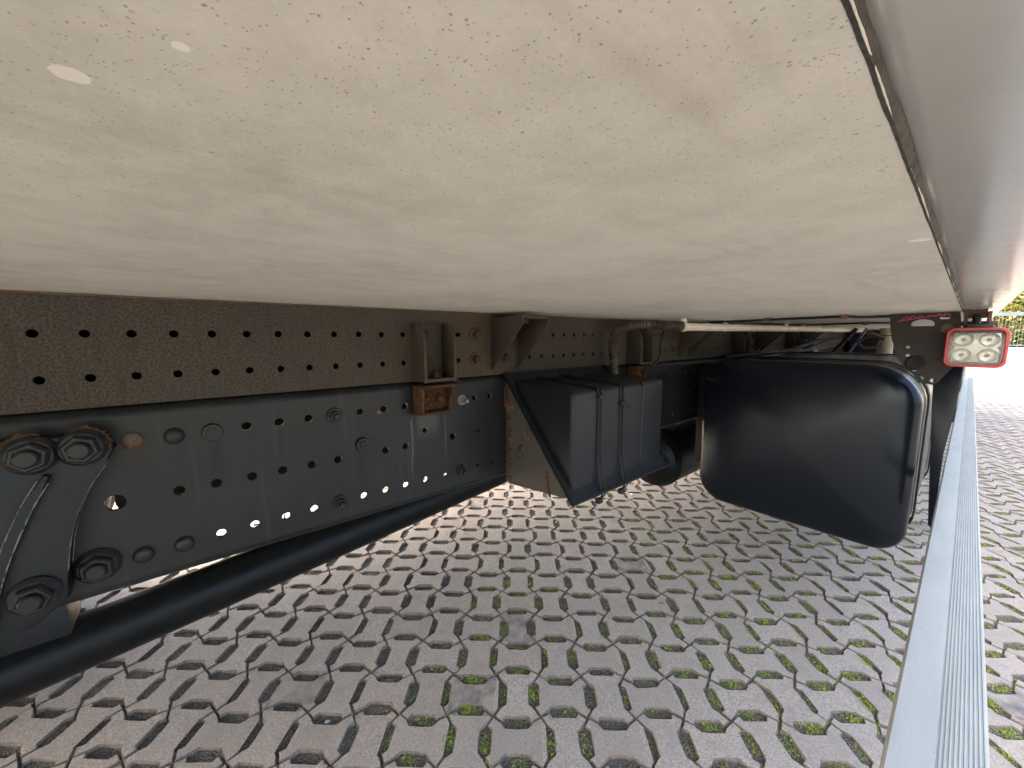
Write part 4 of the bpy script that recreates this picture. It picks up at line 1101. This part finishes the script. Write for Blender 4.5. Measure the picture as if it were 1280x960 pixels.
# --- moss, grit and litter in the openings
t = NT('moss')
n1 = t.noise(150, 3, 0.7); n2 = t.noise(6, 3, 0.6)
c = t.ramp(n1, 0.3, 0.75, (0.11, 0.18, 0.016), (0.40, 0.54, 0.04))
c = t.mix(t.math('MULTIPLY', t.ramp(n2, 0.5, 0.7), 0.5), c, (0.14, 0.12, 0.03))
M['moss'] = t.set(c, 0.7)
t.b.inputs['Subsurface Weight'].default_value = 0.0
mv, mf, gv, gf = [], [], [], []
rm = random.Random(9)
from mathutils import noise as mnoise
ICO = [(0, 0, 1), (0.9, 0, 0.2), (0.28, 0.85, 0.2), (-0.72, 0.53, 0.2), (-0.72, -0.53, 0.2), (0.28, -0.85, 0.2)]
for (i, j, vt, c2, far_, size) in moss_cells:
    if far_ > 5.5: continue
    # openings on the long flanks of this stone
    for sgn in (1, -1):
        ax, lo = (U, V) if vt else (V, U)
        oc = c2 + ax * (sgn * S_ * 0.372)
        nz = mnoise.noise(Vector((oc.x * 1.7, oc.y * 1.7, 3.1)))
        green = 0.36 + 0.45 * (oc.x + 0.9) + 0.9 * nz
        if oc.x > 0.0: green += 0.1
        green = max(0.0, min(1.0, green)) * rm.uniform(0.35, 1.15)
        dens = 1.0 if far_ < 2.2 else (0.5 if far_ < 3.5 else 0.25)
        if green > 0.12:
            cu_ = rm.uniform(-0.12, 0.12)
            for k in range(int(170 * green * dens)):
                a = rm.gauss(cu_, 0.14); b = rm.uniform(-0.11, 0.11)
                a = max(-0.28, min(0.28, a))
                if abs(b) > 0.115 - 0.11 * max(0, abs(a) - 0.18) / 0.11: continue
                p = oc + lo * (a * S_) + ax * (b * S_)
                hgt = -0.0072 + rm.random() ** 1.3 * 0.0095 * (0.5 + green)
                an = rm.uniform(0, 6.283); sz = rm.uniform(0.0016, 0.0038) * (1.0 if dens == 1 else 1.4)
                d1 = Vector((math.cos(an), math.sin(an), rm.uniform(-0.1, 0.9))) * sz
                d2 = Vector((-math.sin(an), math.cos(an), rm.uniform(-0.4, 0.4))) * sz * 0.55
                p3 = Vector((p.x, p.y, hgt)); b0_ = len(mv)
                mv += [tuple(p3 - d1 - d2 * 0.2), tuple(p3 - d2), tuple(p3 + d1), tuple(p3 + d2)]
                mf.append((b0_, b0_ + 1, b0_ + 2, b0_ + 3))
        if far_ < 2.6:
            for k in range(int(rm.uniform(10, 26) * (1.0 if far_ < 1.9 else 0.5))):
                a = rm.uniform(-0.22, 0.22); b = rm.uniform(-0.10, 0.10)
                p = oc + lo * (a * S_) + ax * (b * S_)
                sz = rm.uniform(0.0008, 0.0024); an = rm.uniform(0, 6.28); ca, sa = math.cos(an), math.sin(an); e = rm.uniform(0.6, 1.4)
                b0_ = len(gv)
                gv += [(p.x + (x * ca - y * sa * e) * sz, p.y + (x * sa + y * ca * e) * sz, -0.0088 + z * sz) for x, y, z in ICO]
                gf += [(b0_, b0_ + 1 + k_, b0_ + 1 + (k_ + 1) % 5) for k_ in range(5)]
    # thin green seams where stones meet
    if far_ < 2.8:
        ax, lo = (U, V) if vt else (V, U)
        for k in range(46):
            f_ = rm.random(); sg1, sg2 = rm.choice((-1, 1)), rm.choice((-1, 1))
            p = c2 + ax * (sg1 * S_ * (0.372 + 0.128 * f_)) + lo * (sg2 * S_ * (0.315 + 0.185 * f_))
            if mnoise.noise(Vector((p.x * 1.7, p.y * 1.7, 3.1))) * 0.9 + 0.30 + 0.45 * (p.x + 0.9) < 0.4: continue
            an = rm.uniform(0, 6.28); sz = rm.uniform(0.0010, 0.0024)
            d1 = Vector((math.cos(an), math.sin(an), rm.uniform(0, 0.7))) * sz; d2 = Vector((-math.sin(an), math.cos(an), 0.2)) * sz * 0.6
            p3 = Vector((p.x, p.y, rm.uniform(-0.007, -0.001))); b0_ = len(mv)
            mv += [tuple(p3 - d1), tuple(p3 - d2), tuple(p3 + d1), tuple(p3 + d2)]; mf.append((b0_, b0_ + 1, b0_ + 2, b0_ + 3))
me = bpy.data.meshes.new('moss'); me.from_pydata(mv, [], mf)
o = link_mesh('moss', me, 'moss'); tag(o, 'bright green moss growing in the openings between the paving stones', 'moss', kind='stuff')
t = NT('grit'); vv = t.voro(400); t.set(t.ramp(vv.outputs['Color'], 0.1, 0.9, (0.05, 0.048, 0.045), (0.36, 0.35, 0.34)), 0.8); M['grit'] = t.m
me = bpy.data.meshes.new('grit'); me.from_pydata(gv, [], gf)
o = link_mesh('grit', me, 'grit'); tag(o, 'dark grit lying in the openings of the paving', 'grit', kind='stuff')
def ground_item(name, x, y, z, kind, label, sc, rot, mat, group=None):
    bm = bmesh.new()
    if kind == 'leaf':
        P = [(-1, 0, 0), (-0.4, 0.32, 0.12), (0.3, 0.30, 0.10), (1, 0, 0.05), (0.35, -0.28, 0.16), (-0.4, -0.3, 0.10), (0, 0, -0.02)]
        vs = [bm.verts.new(Vector(p) * sc) for p in P]
        for k in range(6): bm.faces.new((vs[6], vs[k], vs[(k + 1) % 6]))
        tube(bm, [Vector((-1, 0, 0)) * sc, Vector((-1.5, 0.1, 0.06)) * sc], sc * 0.04, 5)
    else:
        bmesh.ops.create_icosphere(bm, subdivisions=2, radius=sc)
        rg_ = random.Random(int(x * 1000))
        for v in bm.verts: v.co = Vector((v.co.x * 1.3, v.co.y * 0.9, v.co.z * 0.7)) * rg_.uniform(0.85, 1.12)
    o = bm_obj(name, bm, mat, None, (x, y, z), smooth=True); o.rotation_euler = (0, 0, rot)
    tag(o, label, 'leaf' if kind == 'leaf' else 'stone', group)
for a_ in (
    ('pebble', -1.356, 2.187, 0.006, 'stone', 'white chip of stone on the paving between wedge box and fuel tank', 0.010, 0.3, 'white_paint'),
    ('pebble', -1.045, 0.215, -0.006, 'stone', 'pale pebble in a paving opening near the lower left edge', 0.006, 1.0, 'pebble'),
    ('fallen_leaf', -1.422, 1.526, 0.003, 'leaf', 'pale dry leaf below the lower tip of the wedge box', 0.012, 2.2, 'pipe_white'),
    ('fallen_leaf', -1.56, 1.437, 0.003, 'leaf', 'yellow leaf left of the wedge box on the bright paving', 0.010, 0.4, 'leaf_yellow'),
    ('fallen_leaf', -1.638, 1.063, 0.003, 'leaf', 'orange-brown leaf near the bottom flange of the chassis rail', 0.013, 1.2, 'leaf_brown'),
    ('fallen_leaf', -0.81, 0.54, -0.004, 'leaf', 'brown withered leaf in an opening at the bottom middle', 0.016, -0.6, 'leaf_brown'),
    ('fallen_leaf', -1.054, 0.397, -0.003, 'leaf', 'brown curled leaf left of the bottom middle', 0.017, 0.7, 'leaf_brown'),
    ('fallen_leaf', -0.692, 1.358, 0.000, 'leaf', 'small brown leaf in the middle of the paving', 0.013, 0.9, 'leaf_brown'),
    ('fallen_leaf', 0.19, 2.97, 0.003, 'leaf', 'yellow leaf on the paving right of the guard rail', 0.016, 0.2, 'leaf_yellow')):
    ground_item(*a_)
# two small weeds standing in the openings
def weed(x, y, label, seedv, sc):
    rg_ = random.Random(seedv); bm = bmesh.new()
    for k in range(9):
        a = rg_.uniform(0, 6.28); l = sc * rg_.uniform(0.6, 1.2); e = rg_.uniform(0.35, 0.9)
        d = Vector((math.cos(a), math.sin(a), e)) * l; sd = Vector((-math.sin(a), math.cos(a), 0)) * l * 0.16
        b = Vector((rg_.uniform(-1, 1), rg_.uniform(-1, 1), 0)) * sc * 0.15
        m_ = b + d * 0.55 + Vector((0, 0, l * 0.1))
        v = [bm.verts.new(p) for p in (b, m_ + sd, b + d, m_ - sd)]
        bm.faces.new(v)
    me_ = bpy.data.meshes.new('weed'); bm.to_mesh(me_); bm.free()
    o = link_mesh('weed', me_, 'weed_green', None, (x, y, -0.012)); tag(o, label, 'weed')
weed(-0.995, 0.711, 'pale green weed in an opening at the middle of the paving', 1, 0.020)
weed(-1.476, -0.221, 'small green weed in an opening at the lower left, below the shaft', 2, 0.018)

# ================================================================== BACKGROUND: railing, kerb, hedge, trees
FY = 40.0
t = NT('leaf_green')
n1 = t.noise(3, 3, 0.6); n2 = t.noise(0.7, 2, 0.5)
c = t.ramp(n1, 0.3, 0.7, (0.02, 0.036, 0.008), (0.05, 0.07, 0.014))
c = t.mix(t.ramp(n2, 0.45, 0.65), c, (0.085, 0.082, 0.016))
M['leaf_green'] = t.set(c, 0.6)
t.b.inputs['Transmission Weight'].default_value = 0.0
bm = bmesh.new(); bbox(bm, -12, 16, FY - 0.1, FY + 0.25, 0, 0.34, 0.02)
o = bm_obj('kerb_wall', bm, 'concrete'); tag(o, 'low dark kerb wall under the blue-grey railing', 'wall')
fence = bpy.data.objects.new('railing', None); COL.objects.link(fence); fence.location = (2, FY, 0.34)
tag(fence, 'blue-grey bar railing on the kerb wall in front of the hedge', 'railing')
for k in range(12):
    x = -14 + 2.5 * k
    bm = bmesh.new(); bbox(bm, x - 0.04, x + 0.04, 0.03, 0.11, 0, 2.28, 0.006)
    bm_obj('post', bm, 'fence_steel', fence)
for k in range(11):
    xa, xb = -14 + 2.5 * k + 0.041, -14 + 2.5 * (k + 1) - 0.041
    bm = bmesh.new(); bbox(bm, xa, xb, 0.03, 0.10, 1.98, 2.20, 0.006); bm_obj('top_rail', bm, 'fence_steel', fence)
    bm = bmesh.new(); bbox(bm, xa, xb, 0.04, 0.09, 0.10, 0.16); bm_obj('bottom_rail', bm, 'fence_steel', fence)
    bm = bmesh.new()
    for q_ in range(17):
        x = xa + (xb - xa) * (q_ + 0.5) / 17
        bbox(bm, x - 0.008, x + 0.008, 0.055, 0.071, 0.165, 1.975)
    bm_obj('bars', bm, 'fence_steel', fence)
def foliage(name, cx, cy, sx, sy, sz, z0, count, seedv, leaf, parent=None):
    rg_ = random.Random(seedv); vs, fs = [], []
    clumps = [(rg_.uniform(-1, 1), rg_.uniform(-1, 1), rg_.uniform(0, 1), rg_.uniform(0.25, 0.6)) for _ in range(26)]
    for _ in range(count):
        q_ = rg_.choice(clumps)
        d = Vector((rg_.gauss(0, 1), rg_.gauss(0, 1), rg_.gauss(0, 1))).normalized() * (rg_.random() ** 0.4) * q_[3]
        p = Vector((cx + (q_[0] * 0.8 + d.x) * sx, cy + (q_[1] * 0.8 + d.y) * sy, z0 + (q_[2] * 0.8 + 0.1 + d.z * 0.5) * sz))
        if p.z < z0: p.z = z0 + rg_.random() * 0.2
        a, b = Vector((rg_.gauss(0, 1), rg_.gauss(0, 1), rg_.gauss(0, 1))).normalized(), Vector((rg_.gauss(0, 1), rg_.gauss(0, 1), rg_.gauss(0, 1))).normalized()
        l = leaf * rg_.uniform(0.6, 1.3); b0_ = len(vs)
        vs += [tuple(p - a * l), tuple(p + b * l * 0.5), tuple(p + a * l), tuple(p - b * l * 0.5)]; fs.append((b0_, b0_ + 1, b0_ + 2, b0_ + 3))
    me = bpy.data.meshes.new(name); me.from_pydata(vs, [], fs)
    return link_mesh(name, me, 'leaf_green', parent)
def shrub(x, y, hgt, wdt, seedv, label):
    o = bpy.data.objects.new('shrub', None); COL.objects.link(o); o.location = (x, y, 0)
    tag(o, label, 'shrub', 'shrubs of the hedge behind the railing')
    foliage('crown', 0, 0, wdt, 1.0, hgt, 0.1, 9000, seedv, 0.13, o)
    bm = bmesh.new(); rg_ = random.Random(seedv)
    for k in range(5): tube(bm, [(rg_.uniform(-0.2, 0.2), rg_.uniform(-0.2, 0.2), 0), (rg_.uniform(-0.9, 0.9), rg_.uniform(-0.4, 0.4), hgt * 0.75)], 0.04, 6)
    bm_obj('stem', bm, 'bark', o)
labs = ['yellow-green shrub behind the railing, right of the work lamp', 'tall shrub of the hedge next along to the right of the yellow-green one', 'shrub of the hedge behind the railing, hidden by the lamp and truck', 'shrub at the far right end of the hedge', 'taller shrub in the second row, behind the yellow-green one', 'taller shrub in the second row, hidden behind the truck', 'taller shrub in the second row, at the right end']
for k, (x, y, hgt) in enumerate(((1.6, 1.6, 3.9), (4.4, 1.6, 4.3), (-1.4, 1.6, 4.0), (7.4, 1.6, 4.2), (2.9, 4.6, 6.0), (0.0, 4.6, 5.6), (5.8, 4.6, 6.2))):
    shrub(x, FY + y, hgt, 1.7, 50 + k, labs[k])
